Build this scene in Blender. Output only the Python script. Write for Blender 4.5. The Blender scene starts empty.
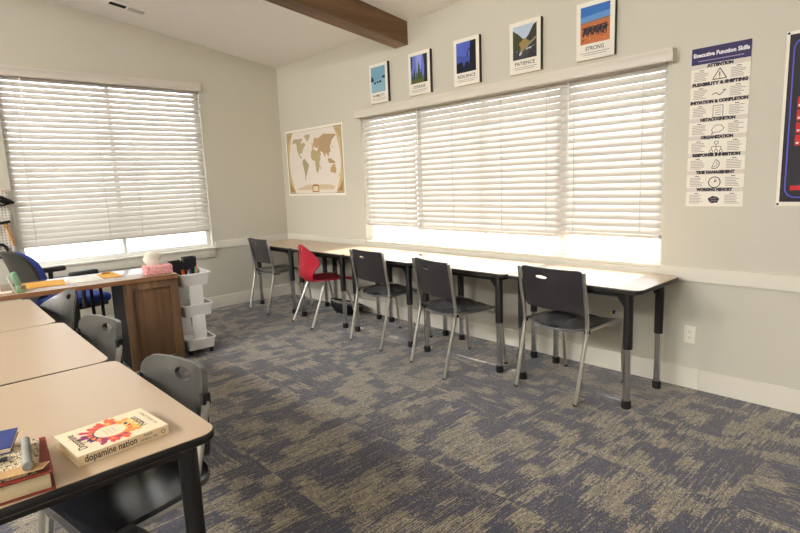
import bpy, bmesh, math, random
from mathutils import Vector, Matrix
random.seed(7)
PI = math.pi
SC = bpy.context.scene
COL = SC.collection
def R(d): return math.radians(d)

# ------------------------------------------------------------------ colours and materials
def lin(c):
    c = c / 255.0
    return c / 12.92 if c <= 0.04045 else ((c + 0.055) / 1.055) ** 2.4
def rgb(r, g, b): return (lin(r), lin(g), lin(b), 1.0)
class NT:
    """tiny node-tree builder"""
    def __init__(s, name):
        s.m = bpy.data.materials.new(name); s.m.use_nodes = True
        s.t = s.m.node_tree; s.t.nodes.clear()
        s.out = s.n('ShaderNodeOutputMaterial')
    def n(s, kind, **kw):
        nd = s.t.nodes.new(kind)
        for k, v in kw.items(): setattr(nd, k, v)
        return nd
    def l(s, a, b): s.t.links.new(a, b)
    def math(s, op, a, b=None, c=None):
        nd = s.n('ShaderNodeMath', operation=op)
        for i, v in enumerate((a, b, c)):
            if v is None: continue
            if hasattr(v, 'links'): s.l(v, nd.inputs[i])
            else: nd.inputs[i].default_value = v
        return nd.outputs[0]
    def mixc(s, f, a, b):
        nd = s.n('ShaderNodeMix', data_type='RGBA')
        for i, v in ((0, f), (6, a), (7, b)):
            if hasattr(v, 'links'): s.l(v, nd.inputs[i])
            else: nd.inputs[i].default_value = v
        return nd.outputs[2]
    def bsdf(s, col, rough=.5, metal=0.0, spec=.5):
        b = s.n('ShaderNodeBsdfPrincipled')
        if hasattr(col, 'links'): s.l(col, b.inputs['Base Color'])
        else: b.inputs['Base Color'].default_value = col
        if hasattr(rough, 'links'): s.l(rough, b.inputs['Roughness'])
        else: b.inputs['Roughness'].default_value = rough
        b.inputs['Metallic'].default_value = metal
        b.inputs['Specular IOR Level'].default_value = spec
        s.l(b.outputs[0], s.out.inputs[0])
        return b
    def coord(s, which='Object'):
        return s.n('ShaderNodeTexCoord').outputs[which]
    def noise(s, vec, scale, detail=3, rough=.5):
        nd = s.n('ShaderNodeTexNoise'); nd.inputs['Scale'].default_value = scale
        nd.inputs['Detail'].default_value = detail; nd.inputs['Roughness'].default_value = rough
        if vec is not None: s.l(vec, nd.inputs['Vector'])
        return nd.outputs[0]
    def bump(s, b, h, strength=.2, dist=.01):
        nd = s.n('ShaderNodeBump'); nd.inputs['Strength'].default_value = strength
        nd.inputs['Distance'].default_value = dist
        s.l(h, nd.inputs['Height']); s.l(nd.outputs[0], b.inputs['Normal'])

def plain(name, col, rough=.5, metal=0.0, spec=.5, var=.06, scale=30, bump=0.0):
    t = NT(name); c = t.coord()
    f = t.noise(c, scale, 3)
    d = tuple(x * (1 - var) for x in col[:3]) + (1,); e = tuple(min(1, x * (1 + var)) for x in col[:3]) + (1,)
    b = t.bsdf(t.mixc(f, d, e), rough, metal, spec)
    if bump: t.bump(b, t.noise(c, scale * 8, 2), bump, .002)
    return t.m
M = {}
FILL_STRENGTH = 150  # brightness of the added fill lights
M['wall'] = plain('wall_paint', rgb(203, 199, 186), .75, 0, .3, .015, 3, .08)
M['ceiling'] = plain('ceiling_paint', rgb(246, 244, 241), .85, 0, .2, .01, 3, .1)
M['trim'] = plain('trim_paint', rgb(226, 221, 208), .45, 0, .4, .015, 6)
M['valance'] = plain('valance_vinyl', rgb(214, 208, 198), .45, 0, .4, .015, 6)
M['sash'] = plain('window_vinyl', rgb(240, 240, 238), .4, 0, .4, .01, 6)
M['chrome'] = plain('chrome_tube', rgb(205, 205, 205), .22, 1.0, .5, .03, 40)
M['satin'] = plain('satin_metal_tube', rgb(214, 212, 206), .32, 1.0, .5, .03, 40)
M['blackmetal'] = plain('black_powder_coat', rgb(17, 17, 18), .45, 0, .4, .08, 60, .05)
M['rubber'] = plain('black_rubber', rgb(22, 22, 24), .7, 0, .3, .1, 60)
M['plastic'] = plain('charcoal_plastic', rgb(42, 40, 43), .36, 0, .5, .05, 20, .03)
M['glare_seat'] = plain('charcoal_seat_with_glare', rgb(92, 92, 97), .2, 0, .9, .05, 20, .03)  # charcoal seat, colour lightened to stand in for bright glare on it
M['blackseat'] = plain('glossy_black_seat', rgb(30, 30, 33), .2, 0, .8, .05, 20, .03)
M['greyplastic'] = plain('dark_grey_shell_plastic', rgb(60, 59, 56), .34, 0, .5, .05, 20, .03)
M['red'] = plain('red_shell_plastic', rgb(168, 26, 46), .35, 0, .5, .04, 20)
M['laminate'] = plain('beige_laminate', rgb(185, 162, 135), .28, 0, .5, .03, 9)
M['edge'] = plain('black_edge_band', rgb(22, 22, 23), .5, 0, .4, .08, 30)
M['white'] = plain('white_plastic', rgb(238, 236, 234), .4, 0, .4, .015, 12)
M['black'] = plain('matte_black', rgb(24, 24, 26), .6, 0, .3, .08, 30)
M['blue_fabric'] = plain('blue_fabric', rgb(54, 72, 148), .9, 0, .15, .12, 120, .3)
M['dark_shell'] = plain('dark_chair_shell', rgb(42, 42, 38), .5, 0, .4, .08, 30)
M['paper'] = plain('white_paper', rgb(238, 233, 222), .8, 0, .2, .02, 20)
M['cream'] = plain('book_paper', rgb(226, 208, 172), .85, 0, .15, .05, 80)
M['manila'] = plain('orange_folder_card', rgb(222, 164, 72), .75, 0, .2, .04, 20)
M['green'] = plain('mint_green_plastic', rgb(120, 160, 125), .4, 0, .5, .04, 20)
M['redbook'] = plain('dark_red_cloth', rgb(120, 46, 34), .6, 0, .3, .1, 50, .1)
M['bluebook'] = plain('navy_cover', rgb(34, 52, 112), .5, 0, .4, .06, 30)
M['kraft'] = plain('kraft_paper', rgb(176, 142, 100), .8, 0, .2, .12, 40)
M['felt'] = plain('grey_felt', rgb(132, 132, 128), .9, 0, .1, .15, 90, .3)
M['leather'] = plain('black_leather', rgb(34, 32, 31), .5, 0, .5, .2, 140, .5)
M['wood_light'] = plain('light_wood', rgb(190, 140, 78), .5, 0, .4, .12, 25)
M['canvas_side'] = plain('canvas_edge', rgb(60, 54, 48), .8, 0, .2, .05, 30)
M['outlet'] = plain('outlet_ivory', rgb(236, 230, 214), .4, 0, .4, .01, 20)
M['ventgrey'] = plain('vent_slat_grey', rgb(190, 188, 182), .5, 0, .4, .02, 20)
M['dark'] = plain('dark_recess', rgb(26, 24, 22), .8, 0, .2, .05, 20)
M['gold'] = plain('brass_clip', rgb(190, 140, 50), .35, .7, .5, .05, 30)
M['tissue'] = plain('tissue_paper', rgb(240, 232, 220), .9, 0, .1, .02, 20)
M['teal'] = plain('teal_plastic', rgb(40, 160, 175), .45, 0, .4, .04, 20)
M['navy'] = plain('navy_plastic', rgb(24, 34, 92), .5, 0, .4, .04, 20)
M['yellow'] = plain('yellow_plastic', rgb(225, 195, 60), .5, 0, .4, .04, 20)
M['concrete'] = plain('pale_concrete', rgb(205, 203, 198), .9, 0, .1, .06, 2)
M['pinkglass'] = plain('pink_plastic', rgb(225, 165, 165), .4, 0, .4, .04, 20)

def mat_print():
    t = NT('printed_ink'); a = t.n('ShaderNodeAttribute', attribute_name='Col')
    f = t.noise(t.coord(), 90, 3)
    d = t.n('ShaderNodeMix', data_type='RGBA', blend_type='MULTIPLY')
    d.inputs[0].default_value = .25; t.l(a.outputs[0], d.inputs[6]); t.l(t.mixc(f, (.5, .5, .5, 1), (1, 1, 1, 1)), d.inputs[7])
    t.bsdf(d.outputs[2], .6, 0, .25); return t.m
M['paper_cover'] = plain('cream_cover', rgb(233, 214, 182), .6, 0, .25, .02, 30)
M['print'] = mat_print()
def mat_ink():
    t = NT('flat_ink'); a = t.n('ShaderNodeAttribute', attribute_name='Col')
    t.bsdf(a.outputs[0], .6, 0, .25); return t.m
M['ink'] = mat_ink()

def mat_slat():
    t = NT('blind_slat'); c = rgb(214, 208, 201)
    d = t.n('ShaderNodeBsdfDiffuse'); d.inputs[0].default_value = c
    tr = t.n('ShaderNodeBsdfTranslucent'); tr.inputs[0].default_value = rgb(222, 215, 206)
    g = t.n('ShaderNodeBsdfGlossy'); g.inputs['Roughness'].default_value = .35
    m1 = t.n('ShaderNodeMixShader'); m1.inputs[0].default_value = SLAT_TRANS
    t.l(d.outputs[0], m1.inputs[1]); t.l(tr.outputs[0], m1.inputs[2])
    m2 = t.n('ShaderNodeMixShader'); m2.inputs[0].default_value = .04
    t.l(m1.outputs[0], m2.inputs[1]); t.l(g.outputs[0], m2.inputs[2]); t.l(m2.outputs[0], t.out.inputs[0])
    return t.m
SLAT_TRANS = .15
M['slat'] = mat_slat()
def mat_glass():
    t = NT('window_glass'); tr = t.n('ShaderNodeBsdfTransparent'); tr.inputs[0].default_value = (.96, .98, .98, 1)
    g = t.n('ShaderNodeBsdfGlossy'); g.inputs['Roughness'].default_value = .02
    m = t.n('ShaderNodeMixShader'); m.inputs[0].default_value = .05
    t.l(tr.outputs[0], m.inputs[1]); t.l(g.outputs[0], m.inputs[2]); t.l(m.outputs[0], t.out.inputs[0])
    return t.m
M['glass'] = mat_glass()
def mat_emit(name, col, s):
    t = NT(name); e = t.n('ShaderNodeEmission'); e.inputs[0].default_value = col; e.inputs[1].default_value = s
    t.l(e.outputs[0], t.out.inputs[0]); return t.m
M['fill_light'] = mat_emit('fill_light_emission', (1, .985, .97, 1), FILL_STRENGTH)  # glow of the added, unseen fill lights

def mat_wood(name, dark, mid, light, axis='Y', scale=1.0, rough=.45, bands=True):
    t = NT(name); c = t.coord()
    mp = t.n('ShaderNodeMapping'); t.l(c, mp.inputs[0])
    st = {'X': (.7, 14, 14), 'Y': (14, .7, 14), 'Z': (14, 14, .7)}[axis]
    mp.inputs['Scale'].default_value = tuple(v * scale for v in st)
    n1 = t.noise(mp.outputs[0], 1.0, 6, .62)
    mp2 = t.n('ShaderNodeMapping'); t.l(c, mp2.inputs[0])
    mp2.inputs['Scale'].default_value = tuple(v * scale for v in {'X': (.25, 3, 3), 'Y': (3, .25, 3), 'Z': (3, 3, .25)}[axis])
    n2 = t.noise(mp2.outputs[0], 1.0, 2)
    r = t.n('ShaderNodeValToRGB'); e = r.color_ramp.elements
    e[0].position = .33; e[0].color = dark; e[1].position = .68; e[1].color = light
    k = e.new(.5); k.color = mid
    t.l(t.math('ADD', t.math('MULTIPLY', n1, .6), t.math('MULTIPLY', n2, .4)), r.inputs[0])
    b = t.bsdf(r.outputs[0], rough, 0, .4); t.bump(b, n1, .15, .004)
    return t.m
M['beam'] = mat_wood('beam_wood', rgb(72, 50, 33), rgb(112, 84, 58), rgb(150, 120, 88), 'Y', .8)
M['deskwood'] = mat_wood('desk_wood', rgb(62, 44, 31), rgb(102, 76, 54), rgb(146, 112, 80), 'Z', 1.0)
M['deskedge'] = mat_wood('desk_edge_wood', rgb(84, 54, 34), rgb(124, 86, 56), rgb(160, 118, 80), 'Y', 1.0)
M['desktop'] = mat_wood('desk_top_wood', rgb(128, 104, 84), rgb(158, 134, 112), rgb(182, 160, 138), 'Y', 1.0, .22)

def mat_carpet():
    t = NT('patterned_carpet_tiles'); c = t.coord()
    sp = t.n('ShaderNodeSeparateXYZ'); t.l(c, sp.inputs[0]); X, Y = sp.outputs[0], sp.outputs[1]
    TS = .61
    def wn(*v):
        cb = t.n('ShaderNodeCombineXYZ')
        for i, q in enumerate(v):
            if hasattr(q, 'links'): t.l(q, cb.inputs[i])
            else: cb.inputs[i].default_value = q
        w = t.n('ShaderNodeTexWhiteNoise', noise_dimensions='3D'); t.l(cb.outputs[0], w.inputs['Vector']); return w.outputs['Value']
    fl = lambda q: t.math('FLOOR', q)
    tx, ty = fl(t.math('DIVIDE', X, TS)), fl(t.math('DIVIDE', Y, TS))
    tid = wn(tx, ty, 3.0)
    turn = t.math('GREATER_THAN', tid, .72)              # a quarter of the tiles are laid turned
    def pick(a, b):   # a where not turned, b where turned
        return t.math('ADD', t.math('MULTIPLY', a, t.math('SUBTRACT', 1.0, turn)), t.math('MULTIPLY', b, turn))
    U, W = pick(Y, X), pick(X, Y)                         # U along the yarn rows, W across them
    row = fl(t.math('DIVIDE', W, .0062))
    rsh = t.math('MULTIPLY', t.math('SUBTRACT', wn(row, tid, 1.0), .5), .045)
    Us = t.math('ADD', U, rsh)
    def blocks(du, dw, seed):
        cu = fl(t.math('DIVIDE', Us, du)); wj = t.math('ADD', W, t.math('MULTIPLY', wn(cu, tid, seed + .5), dw))
        return wn(cu, fl(t.math('DIVIDE', wj, dw)), t.math('ADD', tid, seed))
    blk = t.math('ADD', t.math('MULTIPLY', blocks(.115, .10, 1.0), .6), t.math('MULTIPLY', blocks(.18, .16, 5.0), .4))
    v = t.n('ShaderNodeMapRange', interpolation_type='SMOOTHSTEP')
    t.l(blk, v.inputs[0]); v.inputs[1].default_value = .47; v.inputs[2].default_value = .60
    streak = wn(row, fl(t.math('DIVIDE', t.math('ADD', U, t.math('MULTIPLY', wn(row, 5.0, 2.0), .11)), .11)), tid)
    fleck = wn(row, fl(t.math('DIVIDE', U, .022)), 3.0)
    loop = wn(fl(t.math('DIVIDE', W, .0042)), fl(t.math('DIVIDE', U, .0065)), 7.0)
    par = t.math('MODULO', t.math('ABSOLUTE', row), 2.0)
    striped = t.math('LESS_THAN', t.math('ADD', t.math('MULTIPLY', wn(tx, ty, 11.0), .6), t.math('MULTIPLY', blocks(.30, .30, 8.0), .4)), .33)
    p = t.math('ADD', t.math('MULTIPLY', v.outputs[0], .38), .27)
    p = t.math('ADD', p, t.math('MULTIPLY', t.math('SUBTRACT', t.math('GREATER_THAN', streak, .9), t.math('LESS_THAN', streak, .09)), .24))
    ps = t.math('ADD', t.math('MULTIPLY', t.math('SUBTRACT', par, .5), .30), p)
    p = t.math('ADD', t.math('MULTIPLY', p, t.math('SUBTRACT', 1.0, striped)), t.math('MULTIPLY', ps, striped))
    thr = t.math('ADD', t.math('ADD', t.math('MULTIPLY', wn(row, fl(t.math('DIVIDE', U, .05)), 13.0), .22), t.math('MULTIPLY', fleck, .33)), t.math('MULTIPLY', loop, .45))
    d = t.math('SUBTRACT', p, thr)
    mr = t.n('ShaderNodeMapRange', interpolation_type='SMOOTHSTEP'); t.l(d, mr.inputs[0]); mr.inputs[1].default_value = -.09; mr.inputs[2].default_value = .09
    f = mr.outputs[0]
    nav = t.mixc(fleck, rgb(24, 27, 46), rgb(60, 61, 80)); tan = t.mixc(fleck, rgb(104, 95, 82), rgb(168, 155, 132))
    col = t.mixc(f, nav, tan)
    b = t.bsdf(col, .95, 0, .1)
    b.inputs['Sheen Weight'].default_value = .35; b.inputs['Sheen Roughness'].default_value = .5
    t.bump(b, t.math('ADD', loop, t.math('MULTIPLY', f, .3)), .35, .004)
    return t.m
M['carpet'] = mat_carpet()

def mat_peg():
    t = NT('pegboard_white'); c = t.coord()
    sp = t.n('ShaderNodeSeparateXYZ'); t.l(c, sp.inputs[0])
    a = t.math('SUBTRACT', t.math('FRACT', t.math('DIVIDE', sp.outputs[1], .0254)), .5)
    b_ = t.math('SUBTRACT', t.math('FRACT', t.math('DIVIDE', sp.outputs[2], .0254)), .5)
    r2 = t.math('ADD', t.math('MULTIPLY', a, a), t.math('MULTIPLY', b_, b_))
    f = t.math('LESS_THAN', r2, .045)
    t.bsdf(t.mixc(f, rgb(222, 216, 206), rgb(70, 66, 62)), .5, 0, .4); return t.m
M['pegboard'] = mat_peg()
def mat_marble():
    t = NT('speckled_cover'); n = t.noise(t.coord(), 120, 4, .7)
    r = t.n('ShaderNodeValToRGB'); r.color_ramp.interpolation = 'CONSTANT'; e = r.color_ramp.elements
    e[0].color = rgb(40, 36, 30); e[1].position = .46; e[1].color = rgb(222, 206, 172)
    k = e.new(.57); k.color = rgb(150, 130, 98)
    t.l(n, r.inputs[0]); t.bsdf(r.outputs[0], .6, 0, .3); return t.m
M['speckle'] = mat_marble()
def mat_tissuebox():
    t = NT('pink_scale_pattern'); v = t.n('ShaderNodeTexVoronoi'); v.inputs['Scale'].default_value = 75
    t.l(t.coord(), v.inputs['Vector'])
    t.bsdf(t.mixc(t.math('MULTIPLY', v.outputs['Distance'], 1.3), rgb(240, 205, 200), rgb(205, 120, 125)), .7, 0, .3); return t.m
M['pinkbox'] = mat_tissuebox()

# ------------------------------------------------------------------ mesh builder
class MB:
    def __init__(s): s.v = []; s.f = []; s.c = []; s.mi = []; s.col = (1, 1, 1, 1); s.m = 0
    def add(s, vs, fs, T=None):
        o = len(s.v)
        for p in vs:
            p = Vector(p); s.v.append(T @ p if T is not None else p)
        for f in fs: s.f.append([i + o for i in f]); s.c.append(s.col); s.mi.append(s.m)
        return s
    def box(s, x0, y0, z0, x1, y1, z1, T=None):
        vs = [(x, y, z) for z in (z0, z1) for y in (y0, y1) for x in (x0, x1)]
        return s.add(vs, [(0, 2, 3, 1), (4, 5, 7, 6), (0, 1, 5, 4), (2, 6, 7, 3), (0, 4, 6, 2), (1, 3, 7, 5)], T)
    def rbox(s, x0, y0, z0, x1, y1, z1, r=.005, seg=2, T=None):
        bm = bmesh.new(); bmesh.ops.create_cube(bm, size=1)
        for v in bm.verts:
            v.co = Vector(((x0 + x1) / 2 + v.co.x * (x1 - x0), (y0 + y1) / 2 + v.co.y * (y1 - y0), (z0 + z1) / 2 + v.co.z * (z1 - z0)))
        bmesh.ops.bevel(bm, geom=list(bm.edges), offset=r, segments=seg, affect='EDGES', profile=.5)
        s.bm(bm, T); return s
    def bm(s, bm, T=None):
        bm.verts.index_update()
        s.add([v.co.copy() for v in bm.verts], [[v.index for v in f.verts] for f in bm.faces], T); bm.free(); return s
    def prism(s, poly, z0, z1, T=None, caps=True):
        n = len(poly); vs = [(x, y, z0) for x, y in poly] + [(x, y, z1) for x, y in poly]
        fs = [(i, (i + 1) % n, n + (i + 1) % n, n + i) for i in range(n)]
        if caps: fs += [tuple(range(n))[::-1], tuple(range(n, 2 * n))]
        return s.add(vs, fs, T)
    def face(s, poly, T=None): return s.add([p if len(p) == 3 else (p[0], p[1], 0) for p in poly], [tuple(range(len(poly)))], T)
    def tube(s, pts, r, n=10, closed=False, T=None, flat=1.0):
        P = [Vector(p) for p in pts]; m = len(P); rr = r if isinstance(r, (list, tuple)) else [r] * m
        tan = []
        for i in range(m):
            a = P[(i - 1) % m] if closed or i > 0 else P[i]; b = P[(i + 1) % m] if closed or i < m - 1 else P[i]
            tan.append((b - a).normalized())
        u = tan[0].orthogonal().normalized(); vs = []
        for i in range(m):
            t = tan[i]; u = (u - t * u.dot(t)).normalized(); w = t.cross(u)
            for k in range(n):
                a = 2 * PI * k / n; vs.append(P[i] + (u * math.cos(a) + w * math.sin(a) * flat) * rr[i])
        fs = []
        for i in range(m if closed else m - 1):
            j = (i + 1) % m
            for k in range(n): fs.append((i * n + k, i * n + (k + 1) % n, j * n + (k + 1) % n, j * n + k))
        if not closed: fs += [tuple(range(n))[::-1], tuple(range((m - 1) * n, m * n))]
        return s.add(vs, fs, T)
    def cyl(s, p, q, r, n=14, r2=None, T=None): return s.tube([p, q], [r, r if r2 is None else r2], n, T=T)
    def lathe(s, prof, n=24, T=None, cap=True):
        vs = []; fs = []
        for (r, z) in prof:
            for k in range(n): vs.append((r * math.cos(2 * PI * k / n), r * math.sin(2 * PI * k / n), z))
        for i in range(len(prof) - 1):
            for k in range(n): fs.append((i * n + k, i * n + (k + 1) % n, (i + 1) * n + (k + 1) % n, (i + 1) * n + k))
        if cap: fs += [tuple(range(n))[::-1], tuple(range((len(prof) - 1) * n, len(prof) * n))]
        return s.add(vs, fs, T)
    def build(s, name, mat, parent=None, smooth=35, recalc=True):
        me = bpy.data.meshes.new(name); me.from_pydata([tuple(v) for v in s.v], [], s.f)
        mats = mat if isinstance(mat, (list, tuple)) else [mat]
        for q in mats: me.materials.append(M[q])
        at = me.color_attributes.new('Col', 'FLOAT_COLOR', 'CORNER')
        k = 0
        for p in me.polygons:
            p.material_index = s.mi[p.index]
            for li in p.loop_indices: at.data[li].color = s.c[p.index]
        if recalc:
            bm = bmesh.new(); bm.from_mesh(me); bmesh.ops.recalc_face_normals(bm, faces=bm.faces); bm.to_mesh(me); bm.free()
        if smooth:
            me.polygons.foreach_set('use_smooth', [True] * len(me.polygons)); me.set_sharp_from_angle(angle=R(smooth))
        o = bpy.data.objects.new(name, me); COL.objects.link(o)
        if parent is not None: o.parent = parent
        return o

def mat4(loc=(0, 0, 0), rz=0, rx=0, ry=0): return Matrix.Translation(loc) @ Matrix.Rotation(rz, 4, 'Z') @ Matrix.Rotation(ry, 4, 'Y') @ Matrix.Rotation(rx, 4, 'X')
def rrect(x0, y0, x1, y1, r, n=6):
    out = []
    for cx, cy, a in ((x1 - r, y1 - r, 0), (x0 + r, y1 - r, 90), (x0 + r, y0 + r, 180), (x1 - r, y0 + r, 270)):
        for k in range(n + 1): out.append((cx + r * math.cos(R(a + 90 * k / n)), cy + r * math.sin(R(a + 90 * k / n))))
    return out
def thing(name, label, cat, loc=(0, 0, 0), rz=0, group=None):
    o = bpy.data.objects.new(name, None); COL.objects.link(o); o.empty_display_size = .1
    o.location = loc; o.rotation_euler = (0, 0, rz); o['label'] = label; o['category'] = cat
    if group: o['group'] = group
    return o
def tag(o, label, cat, group=None):
    o['label'] = label; o['category'] = cat
    if group: o['group'] = group
    return o
def struct(o): o['kind'] = 'structure'; return o
def dup(root, loc, rz, label=None, group=None):
    r = root.copy(); COL.objects.link(r); r.location = loc; r.rotation_euler = (0, 0, rz)
    if label: r['label'] = label
    if group: r['group'] = group
    for ch in list(root.children):
        c = ch.copy(); COL.objects.link(c); c.parent = r
        for g in list(ch.children):
            d = g.copy(); COL.objects.link(d); d.parent = c
    return r
def spline(pts, k=6):
    """Catmull-Rom through pts"""
    P = [Vector(p) for p in pts]; P = [P[0] * 2 - P[1]] + P + [P[-1] * 2 - P[-2]]; out = []
    for i in range(1, len(P) - 2):
        a, b, c, d = P[i - 1:i + 3]
        for j in range(k):
            t = j / k; out.append(.5 * ((2 * b) + (c - a) * t + (2 * a - 5 * b + 4 * c - d) * t * t + (3 * b - a - 3 * c + d) * t ** 3))
    out.append(P[-2]); return out

def text(mb, s, size, T, align='CENTER', bold=0.0, squeeze=None, shear=0):
    """lettering, laid in the local xy plane of T; squeeze = total width it must take"""
    cu = bpy.data.curves.new('t', 'FONT'); cu.body = s; cu.size = size; cu.align_x = align; cu.align_y = 'CENTER'
    cu.resolution_u = 2; cu.offset = bold; cu.shear = shear
    ob = bpy.data.objects.new('t', cu); COL.objects.link(ob)
    dg = bpy.context.evaluated_depsgraph_get(); me = bpy.data.meshes.new_from_object(ob.evaluated_get(dg))
    vs = [v.co.copy() for v in me.vertices]
    if squeeze and vs:
        w = max(v.x for v in vs) - min(v.x for v in vs)
        for v in vs: v.x *= squeeze / w
    mb.add(vs, [tuple(p.vertices) for p in me.polygons], T)
    bpy.data.objects.remove(ob); bpy.data.curves.remove(cu); bpy.data.meshes.remove(me)

def shell(mb, path, nu=24, nv=30, thick=.012, corner=(.04, .04), hole=None, power=2.0, T=None, sag=0.0):
    """A moulded panel. path: rows (y, z, half width, forward curl at the sides). hole: (arc position from the end, x centre, x radius, s radius)."""
    rows = spline([(p[0], p[1], p[2]) for p in path], 12); cur = spline([(p[3], 0, 0) for p in path], 12)
    L = [0]
    for i in range(1, len(rows)): L.append(L[-1] + math.hypot(rows[i].x - rows[i - 1].x, rows[i].y - rows[i - 1].y))
    tot = L[-1]
    def at(s):
        i = 0
        while i < len(L) - 2 and L[i + 1] < s: i += 1
        t = (s - L[i]) / max(1e-9, L[i + 1] - L[i]); a = rows[i].lerp(rows[i + 1], t); c = cur[i].x + (cur[i + 1].x - cur[i].x) * t
        d = (rows[i + 1] - rows[i]); d = Vector((d.x, d.y)).normalized()
        return a, c, d
    bm = bmesh.new(); grid = []
    ss = [tot * (.5 - .5 * math.cos(PI * j / nv)) * .6 + tot * (j / nv) * .4 for j in range(nv + 1)]
    flat = []
    for s in ss:
        a, c, d = at(s); hw = a.z
        for r, dist in ((corner[0], s), (corner[1], tot - s)):
            if r > 0 and dist < r: hw -= r - math.sqrt(max(0, r * r - (r - dist) ** 2))
        row = []
        for i in range(nu + 1):
            u = -1 + 2 * i / nu; row.append([u * hw, s])
        flat.append(row)
    inside = {}
    if hole:
        hs, hx, ra, rb = hole; hs = tot - hs
        rr = lambda x, s: math.hypot((x - hx) / ra, (s - hs) / rb)
        ins = [[rr(*flat[j][i]) < 1 for i in range(nu + 1)] for j in range(nv + 1)]
        for j in range(nv + 1):
            for i in range(nu + 1):
                if ins[j][i] and any(not ins[jj][ii] for jj in range(max(0, j - 1), min(nv, j + 1) + 1) for ii in range(max(0, i - 1), min(nu, i + 1) + 1)):
                    x, s = flat[j][i]; q = rr(x, s)
                    if q > 1e-6: flat[j][i] = [hx + (x - hx) / q, hs + (s - hs) / q]
                    inside[(j, i)] = 1
                elif ins[j][i]: inside[(j, i)] = 2
    for j in range(nv + 1):
        row = []
        for i in range(nu + 1):
            x, s = flat[j][i]; a, c, d = at(s); u = abs(x) / max(1e-6, a.z)
            off = c * u ** power - sag * (1 - min(1, u) ** 2)
            nx, nz = d.y, -d.x          # normal towards the sitter: forward for a back, up for a seat (path runs from seat front to back top)
            row.append(bm.verts.new((x, a.x + nx * off, a.y + nz * off)))
        grid.append(row)
    for j in range(nv):
        for i in range(nu):
            q = [(j, i), (j, i + 1), (j + 1, i + 1), (j + 1, i)]
            if all(k in inside for k in q): continue
            try: bm.faces.new([grid[a][b] for a, b in q])
            except ValueError: pass
    bmesh.ops.delete(bm, geom=[v for v in bm.verts if not v.link_faces], context='VERTS')
    bmesh.ops.remove_doubles(bm, verts=bm.verts, dist=1e-5)
    bmesh.ops.recalc_face_normals(bm, faces=bm.faces); bm.normal_update(); bm.verts.index_update(); bm.edges.index_update()
    A = [v.co.copy() for v in bm.verts]; B = [v.co - v.normal * thick for v in bm.verts]; n = len(A)
    fs = [[v.index for v in f.verts] for f in bm.faces]; fs += [[i + n for i in f[::-1]] for f in fs]
    fs += [[e.verts[0].index, e.verts[1].index, e.verts[1].index + n, e.verts[0].index + n] for e in bm.edges if len(e.link_faces) == 1]
    bm.free(); mb.add(A + B, fs, T)

# ------------------------------------------------------------------ room shell
RX, RY = 8.2, -8.4
ZC, SL = 2.835, .1554
WBX0, WBX1, WBZ0, WBZ1 = 1.62, 4.69, .785, 2.12
WAY0, WAY1, WAZ0, WAZ1 = -2.865, -1.008, .72, 2.55
b = MB(); b.box(-.2, RY - .2, -.1, RX + .2, .2, 0); struct(b.build('floor', 'carpet', smooth=0))
b = MB(); b.add([(-.2, .2, ZC - .2 * SL), (RX + .2, .2, ZC - .2 * SL), (RX + .2, RY - .2, ZC - (RY - .2) * SL), (-.2, RY - .2, ZC - (RY - .2) * SL),
                 (-.2, .2, ZC + .2), (RX + .2, .2, ZC + .2), (RX + .2, RY - .2, ZC + .2 - (RY - .2) * SL), (-.2, RY - .2, ZC + .2 - (RY - .2) * SL)],
                [(0, 1, 2, 3), (7, 6, 5, 4), (0, 4, 5, 1), (1, 5, 6, 2), (2, 6, 7, 3), (3, 7, 4, 0)]); struct(b.build('ceiling', 'ceiling', smooth=0))
b = MB()
b.box(-.14, 0, 0, WBX0, .14, ZC + .05).box(WBX1, 0, 0, RX + .14, .14, ZC + .05).box(WBX0, 0, 0, WBX1, .14, WBZ0).box(WBX0, 0, WBZ1, WBX1, .14, ZC + .05)
struct(b.build('wall_front', 'wall', smooth=0))
zt = lambda y: ZC - SL * y + .03
def side_wall(x0, x1, y0, y1, z0, sloped=True):
    vs = [(x0, y0, z0), (x1, y0, z0), (x1, y1, z0), (x0, y1, z0), (x0, y0, zt(y0)), (x1, y0, zt(y0)), (x1, y1, zt(y1)), (x0, y1, zt(y1))]
    return vs, [(3, 2, 1, 0), (4, 5, 6, 7), (0, 1, 5, 4), (1, 2, 6, 5), (2, 3, 7, 6), (3, 0, 4, 7)]
b = MB(); b.add(*side_wall(-.14, 0, WAY1, 0, 0)); b.add(*side_wall(-.14, 0, RY, WAY0, 0)); b.add(*side_wall(-.14, 0, WAY0, WAY1, WAZ1)); b.box(-.14, WAY0, 0, 0, WAY1, WAZ0)
struct(b.build('wall_left', 'wall', smooth=0))
b = MB(); b.add(*side_wall(RX, RX + .14, RY, 0, 0)); struct(b.build('wall_right', 'wall', smooth=0))
b = MB(); b.box(-.14, RY - .14, 0, RX + .14, RY, zt(RY)); struct(b.build('wall_back', 'wall', smooth=0))
# baseboards
b = MB(); b.box(0, -.015, 0, 4.955, 0, .1355).box(4.9565, -.015, 0, RX, 0, .1355); struct(b.build('baseboard_front', 'trim', smooth=0))
b = MB(); b.box(0, RY, 0, .015, -.015, .1355); struct(b.build('baseboard_left', 'trim', smooth=0))
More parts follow.
